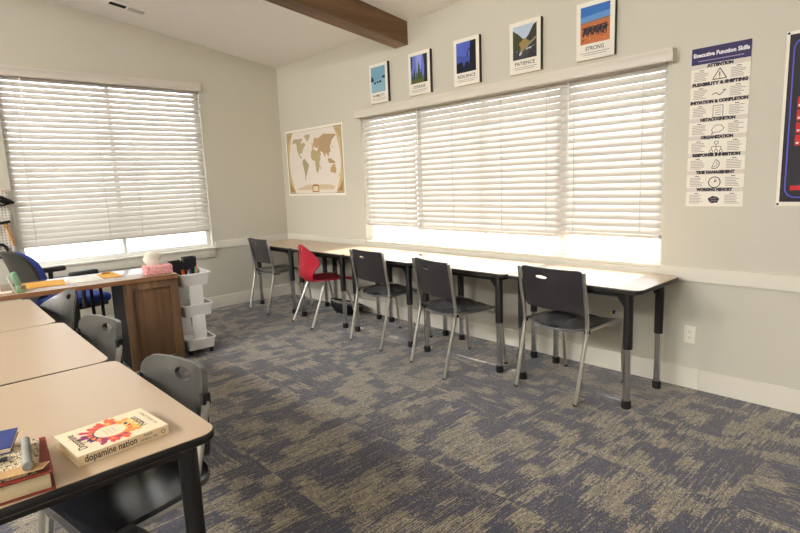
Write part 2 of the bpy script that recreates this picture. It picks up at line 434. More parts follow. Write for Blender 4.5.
# chair rails and window boards
def rail(mb, x0, y0, x1, y1): mb.box(x0, y0, .703, x1, y1, .79)
b = MB(); rail(b, 0, -.018, WBX0 - .02, 0); struct(b.build('trim_1', 'trim', smooth=0))
b = MB(); rail(b, WBX1 + .002, -.018, RX, 0); struct(b.build('trim_2', 'trim', smooth=0))
b = MB(); rail(b, 0, -.985, .018, -.018); struct(b.build('trim_3', 'trim', smooth=0))
b = MB(); b.rbox(WBX0 - .02, -.016, .62, WBX1, 0, .765, .002).box(WBX0 + .001, -.003, .770, WBX1 - .001, .139, .789); struct(b.build('trim_4', 'trim'))
b = MB(); b.rbox(0, -2.93, .61, .02, -.99, .705, .002).box(-.139, -2.863, .708, .012, -1.010, .724).rbox(.0, -2.93, .703, .034, -.99, .7245, .003); struct(b.build('trim_5', 'trim'))
# ceiling beam
b = MB(); vs = []
for y in (0, RY):
    z = ZC - SL * y; zb = ZC - .203 - .137 * y; vs += [(2.20, y, zb), (2.372, y, zb), (2.372, y, z + .03), (2.20, y, z + .03)]
b.add(vs, [(0, 1, 2, 3), (7, 6, 5, 4), (0, 4, 5, 1), (1, 5, 6, 2), (2, 6, 7, 3), (3, 7, 4, 0)])
o = struct(b.build('trim_6', 'beam', smooth=0))
# unseen eave outside, added to block sun beyond the table fronts
b = MB(); b.box(-2, .14, 2.50, RX + 2, .43, 2.62); struct(b.build('sun_block_eave', 'sash', smooth=0))
# ground outside
b = MB(); b.box(-30, -30, -.35, 30, 40, -.3); struct(b.build('ground', 'concrete', smooth=0))

# ------------------------------------------------------------------ windows
def window(name, w, h, T, rails=()):
    """frame in local xz, room side -y"""
    f = MB(); t = .045
    f.rbox(0, 0, 0, t, .06, h, .004, T=T).rbox(w - t, 0, 0, w, .06, h, .004, T=T).rbox(t, 0, 0, w - t, .06, t, .004, T=T).rbox(t, 0, h - t, w - t, .06, h, .004, T=T)
    for x in rails: f.rbox(x - .018, .006, t, x + .018, .05, h - t, .003, T=T)
    r = struct(f.build(name, 'sash'))
    g = MB(); g.box(t, .03, t, w - t, .034, h - t, T=T); g.build('pane', 'glass', r, smooth=0)
    return r
window('window_1', WAY1 - WAY0, WAZ1 - WAZ0, Matrix.Translation((-.06, WAY0, WAZ0 + .004)) @ Matrix.Rotation(R(90), 4, 'Z'), (.93,))
MX1, MX2 = 2.4, 3.936
window('window_2', MX1 - WBX0, WBZ1 - WBZ0, Matrix.Translation((WBX0, .075, WBZ0 + .004)))
window('window_3', MX2 - MX1, WBZ1 - WBZ0, Matrix.Translation((MX1, .075, WBZ0 + .004)), (.77,))
window('window_4', WBX1 - MX2, WBZ1 - WBZ0, Matrix.Translation((MX2, .075, WBZ0 + .004)))

# blinds
TILT = 54
def blind(label, T, w, ztop, zbot, pitch, cords, wand=None, valance=None, group=None, slatw=.062, tilt=TILT):
    t = thing('window_blind', label, 'blind', T.translation, T.to_euler().z, group)
    n = int((ztop - .03 - zbot - .02) / pitch); s = MB(); a = R(tilt)
    for i in range(n + 1):
        z = zbot + .036 + i * (ztop - .066 - zbot - .036) / n; pr = []
        for q, bow in ((-.5, 0), (-.25, .0022), (0, .003), (.25, .0022), (.5, 0)):
            y, zz = q * slatw * math.cos(a), q * slatw * math.sin(a)          # room edge low, outer edge high
            pr.append((y - bow * math.sin(a), zz + bow * math.cos(a)))
        th = (.0014 * math.sin(a), -.0014 * math.cos(a))
        ring = pr + [(y + th[0] * 1.6, zz + th[1] * 1.6) for y, zz in pr[::-1]]
        vs = [(.0008, y, z + zz) for y, zz in ring] + [(w - .0008, y, z + zz) for y, zz in ring]; k = len(ring)
        s.add(vs, [(i2, (i2 + 1) % k, k + (i2 + 1) % k, k + i2) for i2 in range(k)] + [tuple(range(k))[::-1], tuple(range(k, 2 * k))])
    s.build('slats', 'slat', t, 50)
    MB().rbox(.003, -.026, zbot - .012, w - .003, .026, zbot + .012, .004).build('bottom_rail', 'slat', t)
    MB().rbox(0, -.028, ztop - .058, w, .034, ztop + .0115, .003).build('headrail', 'slat', t)
    for c in cords:
        q = MB()
        for yy in (-.0225, .0225): q.box(c - .002, yy - .0008, zbot, c + .002, yy + .0008, ztop - .02)
        q.build('ladder_tape', 'slat', t, 0)
    if wand:
        q = MB(); q.cyl((wand[0], -.045, ztop - .06), (wand[0], -.046, wand[1]), .0045, 8); q.build('tilt_wand', 'white', t)
    if valance:
        valance_mesh(valance[0], valance[1], ztop - .059, ztop + .025).build('valance', 'valance', t)
    return t
def valance_mesh(x0, x1, z0, z1):
    pr = [(-.058, z0), (-.062, z0 + .008), (-.06, z0 + .02), (-.06, z1 - .026), (-.064, z1 - .02), (-.067, z1 - .006), (-.066, z1), (-.052, z1), (-.05, z0)]
    v = MB(); k = len(pr)
    v.add([(x0, y, z) for y, z in pr] + [(x1, y, z) for y, z in pr], [(i, (i + 1) % k, k + (i + 1) % k, k + i) for i in range(k)] + [tuple(range(k))[::-1], tuple(range(k, 2 * k))])
    for x in (x0, x1 - .012): v.box(x, -.055, z0, x + .012, -.001, z1)
    return v
YB = .036
blind('white slatted blind over the wide single window left of the room corner', Matrix.Translation((-.036, WAY0, 0)) @ Matrix.Rotation(R(90), 4, 'Z'),
      WAY1 - WAY0, 2.542, .925, .0525, (.14, .79, 1.11, 1.70), (.19, 2.10), (-.03, WAY1 - WAY0 + .02), tilt=51.5)
blind('narrow white blind filling the window nearest the room corner', Matrix.Translation((WBX0 + .014, YB, 0)), MX1 - WBX0 - .015, 2.108, .962, .05, (.12, .62), None, None, 'blinds of the long window')
blind('widest white blind, middle of the three in the long window', Matrix.Translation((MX1, YB, 0)), MX2 - MX1, 2.108, .945, .05, (.08, .47, 1.0, 1.42), (.06, 1.62), None, 'blinds of the long window')
blind('white blind at the end of the long window beside the skills poster', Matrix.Translation((MX2 + .001, YB, 0)), WBX1 - MX2 - .015, 2.108, .968, .05, (.11, .60), (.075, 1.50), None, 'blinds of the long window')
tag(valance_mesh(1.593, 4.742, 2.054, 2.13).build('window_valance', 'valance'), 'long white moulded valance running across the three joined blinds', 'valance')

# ------------------------------------------------------------------ tables
ZT = .738
def table_leg(parent, x, y, split, dx, top):
    u = MB(); u.cyl((x, y, split), (x, y, top - .03), .0265, 18)
    sgn = 1 if dx > 0 else -1
    u.add([(x, y - .012, top - .03), (x + sgn * .09, y - .012, top - .03), (x + sgn * .02, y - .012, top - .12), (x, y - .012, top - .12),
           (x, y + .012, top - .03), (x + sgn * .09, y + .012, top - .03), (x + sgn * .02, y + .012, top - .12), (x, y + .012, top - .12)],
          [(0, 1, 2, 3), (7, 6, 5, 4), (0, 4, 5, 1), (1, 5, 6, 2), (2, 6, 7, 3), (3, 7, 4, 0)])
    u = u.build('leg', 'blackmetal', parent)
    l = MB(); l.cyl((x, y, .04), (x, y, split + .05), .021, 16); l.build('lower_tube', 'chrome', u)
    h = MB()
    for k in range(6):
        z = split - .03 - k * .025
        for s2 in (-1, 1): h.cyl((x + sgn * .0205, y + s2 * .0, z), (x + sgn * .0215, y, z), .0045, 8)
    h.build('adjustment_holes', 'dark', u)
    f = MB(); f.lathe([(.024, 0), (.027, .004), (.027, .045), (.022, .05)], 16, T=Matrix.Translation((x, y, 0))); f.build('foot', 'rubber', u)
def make_table(label, loc, rz, w, d, group, split=.37, top=ZT, inset=.088, rear=.085):
    """local: x 0..w, y 0..-d (front edge at -d)"""
    t = thing('classroom_table', label, 'table', loc, rz, group)
    a = MB(); pl = rrect(.004, -d + .004, w - .004, -.004, .052, 8); a.prism(pl, top - .026, top); a.build('tabletop', 'laminate', t)
    e = MB(); rings = []
    for off, z in ((.008, top - .0005), (.002, top - .003), (0, top - .008), (0, top - .018), (.003, top - .025), (.012, top - .028)):
        rings.append([(x, y, z) for x, y in rrect(off, -d + off, w - off, -off, .056 - off, 8)])
    n = len(rings[0]); vs = [p for r in rings for p in r]; fs = []
    for i in range(len(rings) - 1):
        for k in range(n): fs.append((i * n + k, i * n + (k + 1) % n, (i + 1) * n + (k + 1) % n, (i + 1) * n + k))
    fs.append(tuple(range((len(rings) - 1) * n, len(rings) * n))); e.add(vs, fs); e.build('edge_band', 'edge', t, 50, recalc=False)
    fr = MB()
    for y in (-rear, -d + .07): fr.box(inset, y - .012, top - .062, w - inset, y + .012, top - .03)
    for x in (inset, w - inset): fr.box(x - .012, -d + .07, top - .062, x + .012, -rear, top - .03)
    fr.build('under_frame', 'blackmetal', t, 0)
    for x, dx in ((inset, 1), (w - inset, -1)):
        for y in (-rear, -d + .07): table_leg(t, x, y, split, dx, top)
    return t
TX = [.177, 1.111, 2.045, 2.979, 3.913]
TG = 'tables in the row under the window'
TL = ['beige black-edged table at the corner end of the window row, by the black chair', 'beige black-edged table behind the red chair',
      'beige black-edged table, third from the room corner, with no chair on its corner side', 'beige black-edged table, fourth from the room corner, left of the last one',
      'beige black-edged table at the open end of the window row, below the outlet side']
TL[2] = 'beige table in the middle of the window row, third from the room corner'
TL[3] = 'beige table in the window row directly before the end table'
TL[4] = 'beige table at the open end of the window row, nearest the wall outlet'
t5 = make_table(TL[0], (TX[0], -.060, 0), 0, .9325, .588, TG, inset=.096)
for i in range(1, 5): dup(t5, (TX[i], -.060, 0), 0, TL[i], TG)
FG = 'tables pushed together in the foreground'
tf = make_table('nearest beige table, with the two books lying on it', (3.80, -3.06, 0), R(1.2), .935, .61, FG, inset=.062, rear=.075)
dup(tf, (2.862, -3.07, 0), R(-.3), 'bare beige table in the middle of the foreground run', FG)
dup(tf, (1.925, -3.085, 0), R(-.5), 'bare beige table at the far end of the foreground run, beside the wooden desk', FG)

# ------------------------------------------------------------------ chairs
def bend(a, b, c, r=.04, k=6):
    a, b, c = Vector(a), Vector(b), Vector(c); p = b + (a - b).normalized() * r; q = b + (c - b).normalized() * r
    return [p.lerp(b, i / k).lerp(b.lerp(q, i / k), i / k) for i in range(k + 1)]
def make_window_chair(label, loc, rz, group):
    t = thing('stacking_chair', label, 'chair', loc, rz, group)
    back = MB(); shell(back, [(-.212, .555, .220, 0), (-.232, .67, .226, 0), (-.258, .825, .230, 0)], 56, 36, .011, (.025, .03), (.062, -.065, .05, .0115), 2.0, sag=.02)
    back = back.build('backrest', 'plastic', t)
    st = MB(); Tn = Matrix.Translation((-.062, -.3035, .712)) @ Matrix.Rotation(R(0), 4, 'Z') @ Matrix.Rotation(R(90 + 13), 4, 'X')
    seat = MB(); shell(seat, [(.225, .425, .185, .0), (.20, .447, .20, .0), (.0, .445, .205, .012), (-.17, .443, .205, .012), (-.235, .452, .19, .0)], 24, 28, .014, (.06, .12), None, 2, sag=.012)
    seat.build('seat', 'glare_seat', t)
    for s in (-1, 1):
        foot = (s * .228, -.315, .008); j = (s * .236, -.205, .462); top = (s * .242, -.262, .82)
        f = MB(); f.tube([foot] + bend(foot, j, top, .07, 7) + [top], .0125, 10, flat=1.25)
        f = f.build('leg', 'satin', t)
        g = MB(); g.lathe([(.012, 0), (.0135, .003), (.0125, .016)], 10, T=Matrix.Translation((s * .228, -.316, 0))); g.build('glide', 'rubber', f)
        a, bq, c = (s * .236, -.20, .450), (s * .226, .20, .452), (s * .226, .245, .008)
        f = MB(); f.tube([a] + bend(a, bq, c, .05, 7) + [c], .0115, 10)
        f = f.build('leg', 'satin', t)
        g = MB(); g.lathe([(.012, 0), (.0135, .003), (.0125, .016)], 10, T=Matrix.Translation((s * .226, .246, 0))); g.build('glide', 'rubber', f)
        k = MB(); k.rbox(s * .236 - .012, -.225, .432, s * .236 + .012, -.19, .455, .004); k.build('joint_cap', 'rubber', t)
    c = MB(); c.tube([(-.226, .16, .44), (-.20, .15, .405), (.20, .15, .405), (.226, .16, .44)], .008, 8)
    c.tube([(-.232, -.12, .445), (-.19, -.12, .418), (.19, -.12, .418), (.232, -.12, .445)], .008, 8); c.build('cross_bar', 'satin', t)
    # brand stamp under the slot: an embossed light bar
    e = MB(); e.m = 0
    for k in range(5): e.rbox(-.094 + k * .0115, -.2535, .728, -.0855 + k * .0115, -.2515, .739, .0008)
    e.build('stamp', 'felt', back)
    return t
CG = 'black chairs facing the window tables'
c5 = make_window_chair('black stacking chair nearest the camera in the window row, at the end table', (4.31, -.424, 0), R(-4), CG)
dup(c5, (3.462, -.593, 0), R(-13), 'second black stacking chair from the open end of the window row', CG)
dup(c5, (2.568, -.495, 0), R(-4), 'black stacking chair directly beside the red chair, on its window-end side', CG)
dup(c5, (.617, -.483, 0), R(-3), 'black stacking chair in the far room corner, behind the red chair', CG)

def make_shell_chair(label, loc, rz, matshell, group=None, lean=0.0):
    """one-piece peaked shell on four metal legs"""
    t = thing('shell_chair', label, 'chair', loc, rz, group)
    s = MB(); shell(s, [(.225, .415, .17, 0), (.19, .445, .205, .006), (.05, .437, .215, .02), (-.09, .430, .20, .03), (-.185, .440, .155, .02), (-.222 + lean * .9, .48, .14, .015), (-.236 + lean * .6, .55, .165, .03), (-.240 + lean * .2, .64, .225, .075), (-.243 - lean * .25, .72, .165, .05), (-.248 - lean * .7, .79, .085, .012), (-.250 - lean * .85, .82, .07, .005)],
                       40, 90, .011, (.05, .05), (.048, 0, .024, .018), 1.7)
    s.build('shell', matshell, t)
    for sx in (-1, 1):
        for (y0, y1) in ((.13, .235), (-.10, -.285)):
            a = (sx * .10, y0, .418); bq = (sx * .175, y0, .418); c = (sx * .212, y1, .006)
            f = MB(); f.tube([a] + bend(a, bq, c, .03, 6) + [c], .0115, 10); f = f.build('leg', 'satin', t)
            g = MB(); g.lathe([(.012, 0), (.0135, .003), (.0125, .016)], 10, T=Matrix.Translation(c)); g.build('glide', 'rubber', f)
    return t
make_shell_chair('red plastic shell chair at the window tables', (1.575, -.535, 0), R(-6), 'red')

def make_tub_chair(label, loc, rz, group):
    """broad curved grey back on a metal frame, black seat"""
    t = thing('student_chair', label, 'chair', loc, rz, group)
    k = MB(); shell(k, [(-.195, .50, .18, .035), (-.205, .60, .19, .042), (-.214, .70, .194, .048), (-.224, .807, .194, .05)], 44, 40, .018, (.05, .055), (.05, 0, .048, .024), 2.6)
    k.build('backrest', 'greyplastic', t)
    s = MB(); shell(s, [(.22, .415, .18, 0), (.19, .445, .205, 0), (.0, .435, .212, .016), (-.14, .44, .205, .02), (-.20, .47, .18, .0)], 24, 28, .016, (.07, .08), None, 2, sag=.008)
    s.build('seat', 'blackseat', t)
    for sx in (-1, 1):
        foot = (sx * .203, -.075, .008); j = (sx * .203, -.10, .43); top = (sx * .198, -.178, .715)
        f = MB(); f.tube([foot] + bend(foot, j, top, .06, 6) + [top], .0125, 10); f = f.build('leg', 'satin', t)
        g = MB(); g.lathe([(.012, 0), (.0135, .003), (.0125, .016)], 10, T=Matrix.Translation((sx * .203, -.075, 0))); g.build('glide', 'rubber', f)
        a, bq, c = (sx * .203, -.10, .425), (sx * .2, .17, .425), (sx * .203, .235, .008)
        f = MB(); f.tube([a] + bend(a, bq, c, .05, 6) + [c], .0125, 10); f = f.build('leg', 'satin', t)
        g = MB(); g.lathe([(.012, 0), (.0135, .003), (.0125, .016)], 10, T=Matrix.Translation((sx * .203, .236, 0))); g.build('glide', 'rubber', f)
        e = MB(); e.rbox(sx * .198 - .011, -.19, .705, sx * .198 + .011, -.16, .742, .004); e.build('end_cap', 'rubber', t)
    c = MB(); c.tube([(-.22, .12, .425), (-.19, .11, .395), (.19, .11, .395), (.22, .12, .425)], .008, 8); c.build('cross_bar', 'satin', t)
    return t
SG = 'grey chairs along the foreground tables'
tc = make_tub_chair('dark grey chair pushed in at the nearest foreground table, its seat showing under it', (4.285, -3.175, 0), R(191), SG)
dup(tc, (3.34, -3.18, 0), R(191), 'dark grey chair at the middle foreground table, before the wooden cabinet door', SG)
make_shell_chair('dark grey peaked-back chair at the far foreground table, before the blue office chair', (2.40, -3.20, 0), R(198), 'greyplastic', SG, .055)

# ------------------------------------------------------------------ desk and what stands on it
DA = R(-4.5)
desk = thing('desk', 'wooden desk with a panelled cabinet end and wide top below the left window', 'desk', (1.725, -2.055, 0), DA)
b = MB(); b.rbox(-.60, -1.75, .70, 0, 0, .735, .003); b = b.build('desk_top', ['desktop'], desk)
b2 = MB(); b2.box(-.0005, -1.75, .701, .0015, 0, .734).box(-.60, -.0005, .701, 0, .0015, .734); b2.build('front_edge', 'deskedge', b, 0)
ped = MB(); ped.box(-.56, -.40, .0, -.05, -.01, .70); ped = ped.build('cabinet', 'black', desk, 0)
dr = MB(); dr.box(-.05, -.40, 0, -.012, -.345, .70).box(-.05, -.065, 0, -.012, -.01, .70).box(-.05, -.345, .64, -.012, -.065, .70).box(-.05, -.345, 0, -.012, -.065, .07)
dr.build('frame', 'deskwood', desk, 0)
dp = MB(); dp.box(-.05, -.345, .07, -.034, -.065, .64); dp.build('door_panel', 'deskwood', desk, 0)
sd = MB(); sd.box(-.56, -.01, 0, -.012, 0, .70); sd.build('side_panel', 'deskwood', desk, 0)
lg = MB(); lg.rbox(-.30, -.785, .02, -.26, -.68, .70, .004).rbox(-.52, -.79, 0, -.06, -.675, .025, .006); lg.build('leg', 'blackmetal', desk)
lg = MB(); lg.rbox(-.58, -.56, 0, -.56, -.535, .70, .003).rbox(-.58, -.49, 0, -.56, -.465, .70, .003); lg.build('leg', 'blackmetal', desk)
lg = MB(); lg.rbox(-.58, -1.70, 0, -.54, -1.66, .70, .004).rbox(-.10, -1.70, 0, -.06, -1.66, .70, .004); lg.build('leg', 'blackmetal', desk)
DZ = .735
def flat_sheet(name, mat, label, cat, pts, z, h, group=None):
    b = MB(); b.prism(pts, z, z + h); return tag(b.build(name, mat, smooth=0), label, cat, group)
def quad(cx, cy, w, d, a):
    c, s = math.cos(a), math.sin(a)
    return [(cx + c * x - s * y, cy + s * x + c * y) for x, y in ((-w / 2, -d / 2), (w / 2, -d / 2), (w / 2, d / 2), (-w / 2, d / 2))]
flat_sheet('folder', 'manila', 'plain orange card folder on the desk beside the green stapler', 'folder', quad(1.33, -2.93, .30, .31, R(-6)), DZ + .001, .004)
flat_sheet('paper_sheet', 'paper', 'white paper sheet lying between the two orange folders on the desk', 'paper', quad(1.36, -2.64, .28, .22, R(-4)), DZ + .001, .002)
fo = thing('folder', 'orange card folder holding a brass clip, nearer the tissue box', 'folder', (1.33, -2.45, DZ + .001), R(0))
b = MB(); b.box(-.15, -.07, 0, .13, .06, .004); b.build('cover', 'manila', fo, 0)
b = MB(); b.rbox(-.13, -.035, .004, -.10, .03, .016, .003).tube([(-.115, -.03, .018), (-.07, -.03, .02), (-.07, .025, .02), (-.115, .025, .018)], .002, 6); b.build('clip', 'gold', fo)
# stapler, standing upright on its hinge end
st = thing('stapler', 'mint green stapler with a red dot standing upright on the desk edge', 'stapler', (1.56, -3.085, DZ), R(90))
b = MB(); b.rbox(-.035, -.018, 0, -.022, .018, .135, .004, T=Matrix.Rotation(R(-16), 4, 'Y')); b.build('base', 'ventgrey', st)
b = MB(); b.rbox(-.016, -.019, .004, .022, .019, .15, .012, 3, T=Matrix.Rotation(R(-13), 4, 'Y')); b = b.build('arm', 'green', st)
b = MB(); b.rbox(-.032, -.021, 0, .034, .021, .05, .012, 3); b.build('hinge', 'green', st)
b = MB(); b.cyl((.008, -.0205, .032), (.008, -.0235, .032), .010, 14); b.build('dot', 'red', st)
b = MB(); b.rbox(-.03, -.024, 0, .03, .024, .024, .01, 3, T=mat4((1.42, -3.215, DZ), R(20))); tag(b.build('eraser', 'pinkglass'), 'small pink eraser on the desk at the picture edge', 'eraser')
b = MB(); b.rbox(-.05, -.012, 0, .05, .012, .014, .004, T=mat4((1.52, -3.18, DZ), R(75))); tag(b.build('tape_strip', 'paper'), 'small white strip on the desk edge left of the green stapler', 'paper')
# tissue box
tb = thing('tissue_box', 'pink scale-patterned tissue box with a tissue standing up from it', 'tissue box', (1.60, -2.165, DZ), R(-5))
b = MB(); b.rbox(-.06, -.105, 0, .06, .105, .075, .012, 3); b.build('box', 'pinkbox', tb)
b = MB(); n = 20; rows = []
for j in range(9):
    t_ = j / 8; r = .030 + .034 * math.sin(t_ * PI * .9) ** 1.0
    if j == 8: r = .012
    rows.append((r, .065 + t_ * .125))
for (r, z) in rows:
    for k in range(n):
        a = 2 * PI * k / n; q = r * (1 + .16 * math.sin(3 * a + z * 60)); b.v.append(Vector((.45 * q * math.cos(a), q * math.sin(a) - .03, z)))
for j in range(8):
    for k in range(n): b.f.append([j * n + k, j * n + (k + 1) % n, (j + 1) * n + (k + 1) % n, (j + 1) * n + k]); b.c.append((1, 1, 1, 1)); b.mi.append(0)
b.f.append(list(range(8 * n, 9 * n))); b.c.append((1, 1, 1, 1)); b.mi.append(0)
b.build('tissue', 'tissue', tb, 60)

# ------------------------------------------------------------------ rolling cart
CX0, CX1, CY0, CY1 = 1.20, 1.66, -1.99, -1.755
cart = thing('utility_cart', 'white three-tier rolling cart standing at the end of the wooden desk', 'cart', ((CX0 + CX1) / 2, (CY0 + CY1) / 2, 0), R(-4))
hw, hd = (CX1 - CX0) / 2, (CY1 - CY0) / 2
for z0, z1, fl in ((.045, .14, .004), (.335, .44, .006), (.595, .705, .012)):
    b = MB(); r0, r1 = rrect(-hw + .012, -hd + .008, hw - .012, hd - .008, .02, 4), rrect(-hw - fl, -hd - fl, hw + fl, hd + fl, .024, 4)
    ri1, ri0 = rrect(-hw - fl + .008, -hd - fl + .008, hw + fl - .008, hd + fl - .008, .02, 4), rrect(-hw + .018, -hd + .014, hw - .018, hd - .014, .016, 4)
    rim = rrect(-hw - fl - .007, -hd - fl - .007, hw + fl + .007, hd + fl + .007, .03, 4)
    rings = [[(x, y, z0) for x, y in r0], [(x, y, z1 - .014) for x, y in r1], [(x, y, z1 - .014) for x, y in rim], [(x, y, z1) for x, y in rim], [(x, y, z1) for x, y in ri1], [(x, y, z0 + .006) for x, y in ri0]]
    n = len(r0); vs = [p for r in rings for p in r]; fs = [(i * n + k, i * n + (k + 1) % n, (i + 1) * n + (k + 1) % n, (i + 1) * n + k) for i in range(5) for k in range(n)]
    fs += [tuple(range(n))[::-1], tuple(range(5 * n, 6 * n))]; b.add(vs, fs); b.build('tray', 'white', cart)
for z0, z1 in ((.10, .35), (.41, .615)):
    for x in (-hw + .012, hw - .022):
        b = MB(); b.rbox(x, -.055, z0, x + .012, .055, z1, .003); b.build('post_panel', 'white', cart)
    for y in (-hd + .012, hd - .022):
        b = MB(); b.rbox(-.06, y, z0, .06, y + .010, z1, .003); b.build('post_panel', 'white', cart)
for sx in (-1, 1):
    for sy in (-1, 1):
        b = MB(); b.cyl((sx * (hw - .035), sy * (hd - .03) - .009, .024), (sx * (hw - .035), sy * (hd - .03) + .009, .024), .024, 16)
        b.rbox(sx * (hw - .035) - .012, sy * (hd - .03) - .013, .03, sx * (hw - .035) + .012, sy * (hd - .03) + .013, .06, .003); b.build('caster', 'rubber', cart)
# things in the cart
CG2 = 'black file bins on the cart'
def file_bin(label, x, y, rz, w, h):
    t = MB(); d = .09; th = .004
    T = mat4((x, y, .602), rz)
    t.box(-d / 2, -w / 2, 0, d / 2, w / 2, th, T).box(-d / 2, -w / 2, 0, -d / 2 + th, w / 2, h, T).box(d / 2 - th, -w / 2, 0, d / 2, w / 2, h * .97, T).box(-d / 2, -w / 2, 0, d / 2, -w / 2 + th, h, T).box(-d / 2, w / 2 - th, 0, d / 2, w / 2, h, T)
    return tag(t.build('file_bin', 'black', smooth=0), label, 'bin', CG2)
file_bin('taller square black bin on top of the white cart, nearer the wall end', 1.38, -1.825, R(-6), .105, .215)
file_bin('lower black bin on the white cart, behind the tissue box', 1.37, -1.94, R(-6), .10, .19)
cup = thing('marker_tray', 'shallow pale tray crowded with markers on the white cart top', 'tray', (1.545, -1.885, .602), R(-4))
b = MB(); b.rbox(-.05, -.085, 0, .05, .085, .07, .006); b.build('body', 'cream', cup)
b = MB(); b.box(-.043, -.078, .0695, .043, .078, .0708); b.build('opening', 'dark', cup, 0)
mk = [('orange', rgb(225, 110, 40), -.07, .03), ('red', rgb(205, 40, 40), -.05, .0), ('amber', rgb(230, 150, 60), -.02, .02), ('blue', rgb(40, 110, 200), .012, -.01), ('green', rgb(40, 160, 80), .03, .03), ('teal', rgb(30, 150, 130), .045, .01), ('coral', rgb(230, 90, 70), .07, -.02)]
for nm, c, dy, dx in mk:
    M['mk_' + nm] = plain('marker_' + nm, c, .4, 0, .4, .05, 30)
    p = Vector((1.545 + dx, -1.885 + dy, .673)); q = p + Vector((random.uniform(-.01, .01), random.uniform(-.012, .012), random.uniform(.05, .075)))
    r = thing('marker', nm + ' marker standing in the pale tray on the white cart', 'marker', p, 0, 'markers in the cart tray')
    m_ = MB(); m_.cyl((0, 0, 0), (q - p) * .6, .0065, 10); m_.build('barrel', 'white' if nm in ('amber',) else 'mk_' + nm, r)
    m_ = MB(); m_.cyl((q - p) * .58, (q - p), .0072, 10, .005); m_.build('cap', 'mk_' + nm, r)
b = MB(); b.rbox(-.13, -.085, 0, .13, .085, .03, .004, T=mat4((1.44, -1.865, .342), R(-4))); tag(b.build('tablet_case', 'black'), 'flat black case lying in the middle tier of the white cart', 'case')
b = MB(); b.rbox(-.12, -.08, 0, .12, .08, .05, .004, T=mat4((1.43, -1.865, .052), R(-4))); tag(b.build('paper_pad', 'paper'), 'stack of white paper lying in the bottom tier of the white cart', 'paper')

# ------------------------------------------------------------------ office chair
oc = thing('office_chair', 'blue office chair with a dark back shell turned away behind the desk', 'office chair', (.60, -2.63, 0), R(14))
b = MB(); b.rbox(-.25, -.24, .43, .25, .26, .51, .035, 4); b.build('seat', 'blue_fabric', oc)
b = MB(); b.rbox(-.23, -.22, .40, .23, .23, .435, .01); b.build('seat_pan', 'dark_shell', oc)
def back_panel(y_off, th, grow):
    m_ = MB(); shell(m_, [(-.27 + y_off, .54, .19 + grow, .03), (-.285 + y_off, .65, .22 + grow, .05), (-.32 + y_off, .80, .215 + grow, .05), (-.375 + y_off, .95 + grow, .155 + grow, .03)], 24, 24, th, (.06, .11), None, 2); return m_
back_panel(0, .05, 0).build('backrest', 'blue_fabric', oc)
back_panel(-.052, .03, .012).build('back_shell', 'dark_shell', oc)
for s in (-1, 1):
    b = MB(); b.rbox(s * .29 - .035, -.10, .70, s * .29 + .035, .13, .748, .018, 3); a_ = b.build('armrest', 'dark_shell', oc)
    b = MB(); b.tube([(s * .20, .0, .42), (s * .285, -.01, .44), (s * .29, .0, .72)], [.016, .018, .02], 10); b.build('arm_post', 'dark_shell', a_)
b = MB(); b.cyl((0, 0, .10), (0, 0, .41), .028, 16); b.build('gas_column', 'blackmetal', oc)
b = MB(); b.tube([(0, -.1, .405), (0, -.27, .43), (0, -.345, .56)], .02, 10); b.build('back_bar', 'blackmetal', oc)
for k in range(5):
    a = R(72 * k + 20); b = MB(); c_, s_ = math.cos(a), math.sin(a)
    b.tube([(0, 0, .11), (.15 * c_, .15 * s_, .10), (.29 * c_, .29 * s_, .07)], [.03, .022, .016], 10); l_ = b.build('base_leg', 'blackmetal', oc)
    b = MB(); px, py = .29 * c_, .29 * s_; b.cyl((px - .02 * s_, py + .02 * c_, .027), (px + .02 * s_, py - .02 * c_, .027), .027, 14); b.build('caster', 'rubber', l_)

# ------------------------------------------------------------------ pegboard with tools (on the left wall)
pg = MB(); pg.box(.012, -3.75, .86, .018, -2.9, 1.47); tag(pg.build('pegboard', 'pegboard', smooth=0), 'white perforated pegboard on the wall left of the window blind', 'pegboard')
PX = .02
gg = thing('glue_gun', 'black pistol-shaped glue gun hanging high on the pegboard beside the blind', 'tool', (PX, -2.945, 1.375))
b = MB(); b.tube([(.03, -.12, .02), (.03, -.03, .015), (.03, .03, -.01), (.03, .085, -.03)], [.035, .034, .026, .01], 12); b.build('body', 'black', gg)
b = MB(); b.tube([(.03, -.09, .0), (.03, -.06, -.04), (.03, .0, -.05), (.03, .05, -.03)], .008, 8); b.build('trigger_guard', 'blackmetal', gg)
b = MB(); b.cyl((0, -.04, .03), (.045, -.04, .035), .004, 8); b.build('hook', 'chrome', gg)
hm = thing('mallet', 'light wooden handled mallet hanging on the pegboard', 'mallet', (PX, -2.94, 1.06))
b = MB(); b.tube([(.025, .03, -.10), (.025, .01, .0), (.025, -.012, .10)], [.009, .013, .011], 12); b.build('handle', 'wood_light', hm)
b = MB(); b.cyl((.025, -.05, .105), (.025, .028, .118), .012, 14); b.build('head', 'black', hm)
pl = thing('pliers', 'black pliers hanging low at the pegboard edge of the picture', 'pliers', (PX, -3.05, 1.16))
for s in (-1, 1):
    b = MB(); b.tube([(.02, s * .012, .06), (.02, s * .006, .02), (.02, s * .02, -.03), (.02, s * .028, -.09)], [.006, .011, .009, .007], 10); b.build('handle', 'black', pl)
b = MB(); b.cyl((.008, 0, .02), (.034, 0, .02), .014, 14); b.build('pivot', 'blackmetal', pl)
for nm, mt, y, z in (('teal', 'teal', -2.956, 1.295), ('orange', 'mk_orange', -2.925, 1.452), ('navy', 'navy', -2.908, 1.035)):
    b = MB(); b.cyl((PX - .002, y, z), (PX + .016, y, z), .006, 10, .005); tag(b.build('peg', mt), nm + ' peg pushed into the pegboard', 'peg')

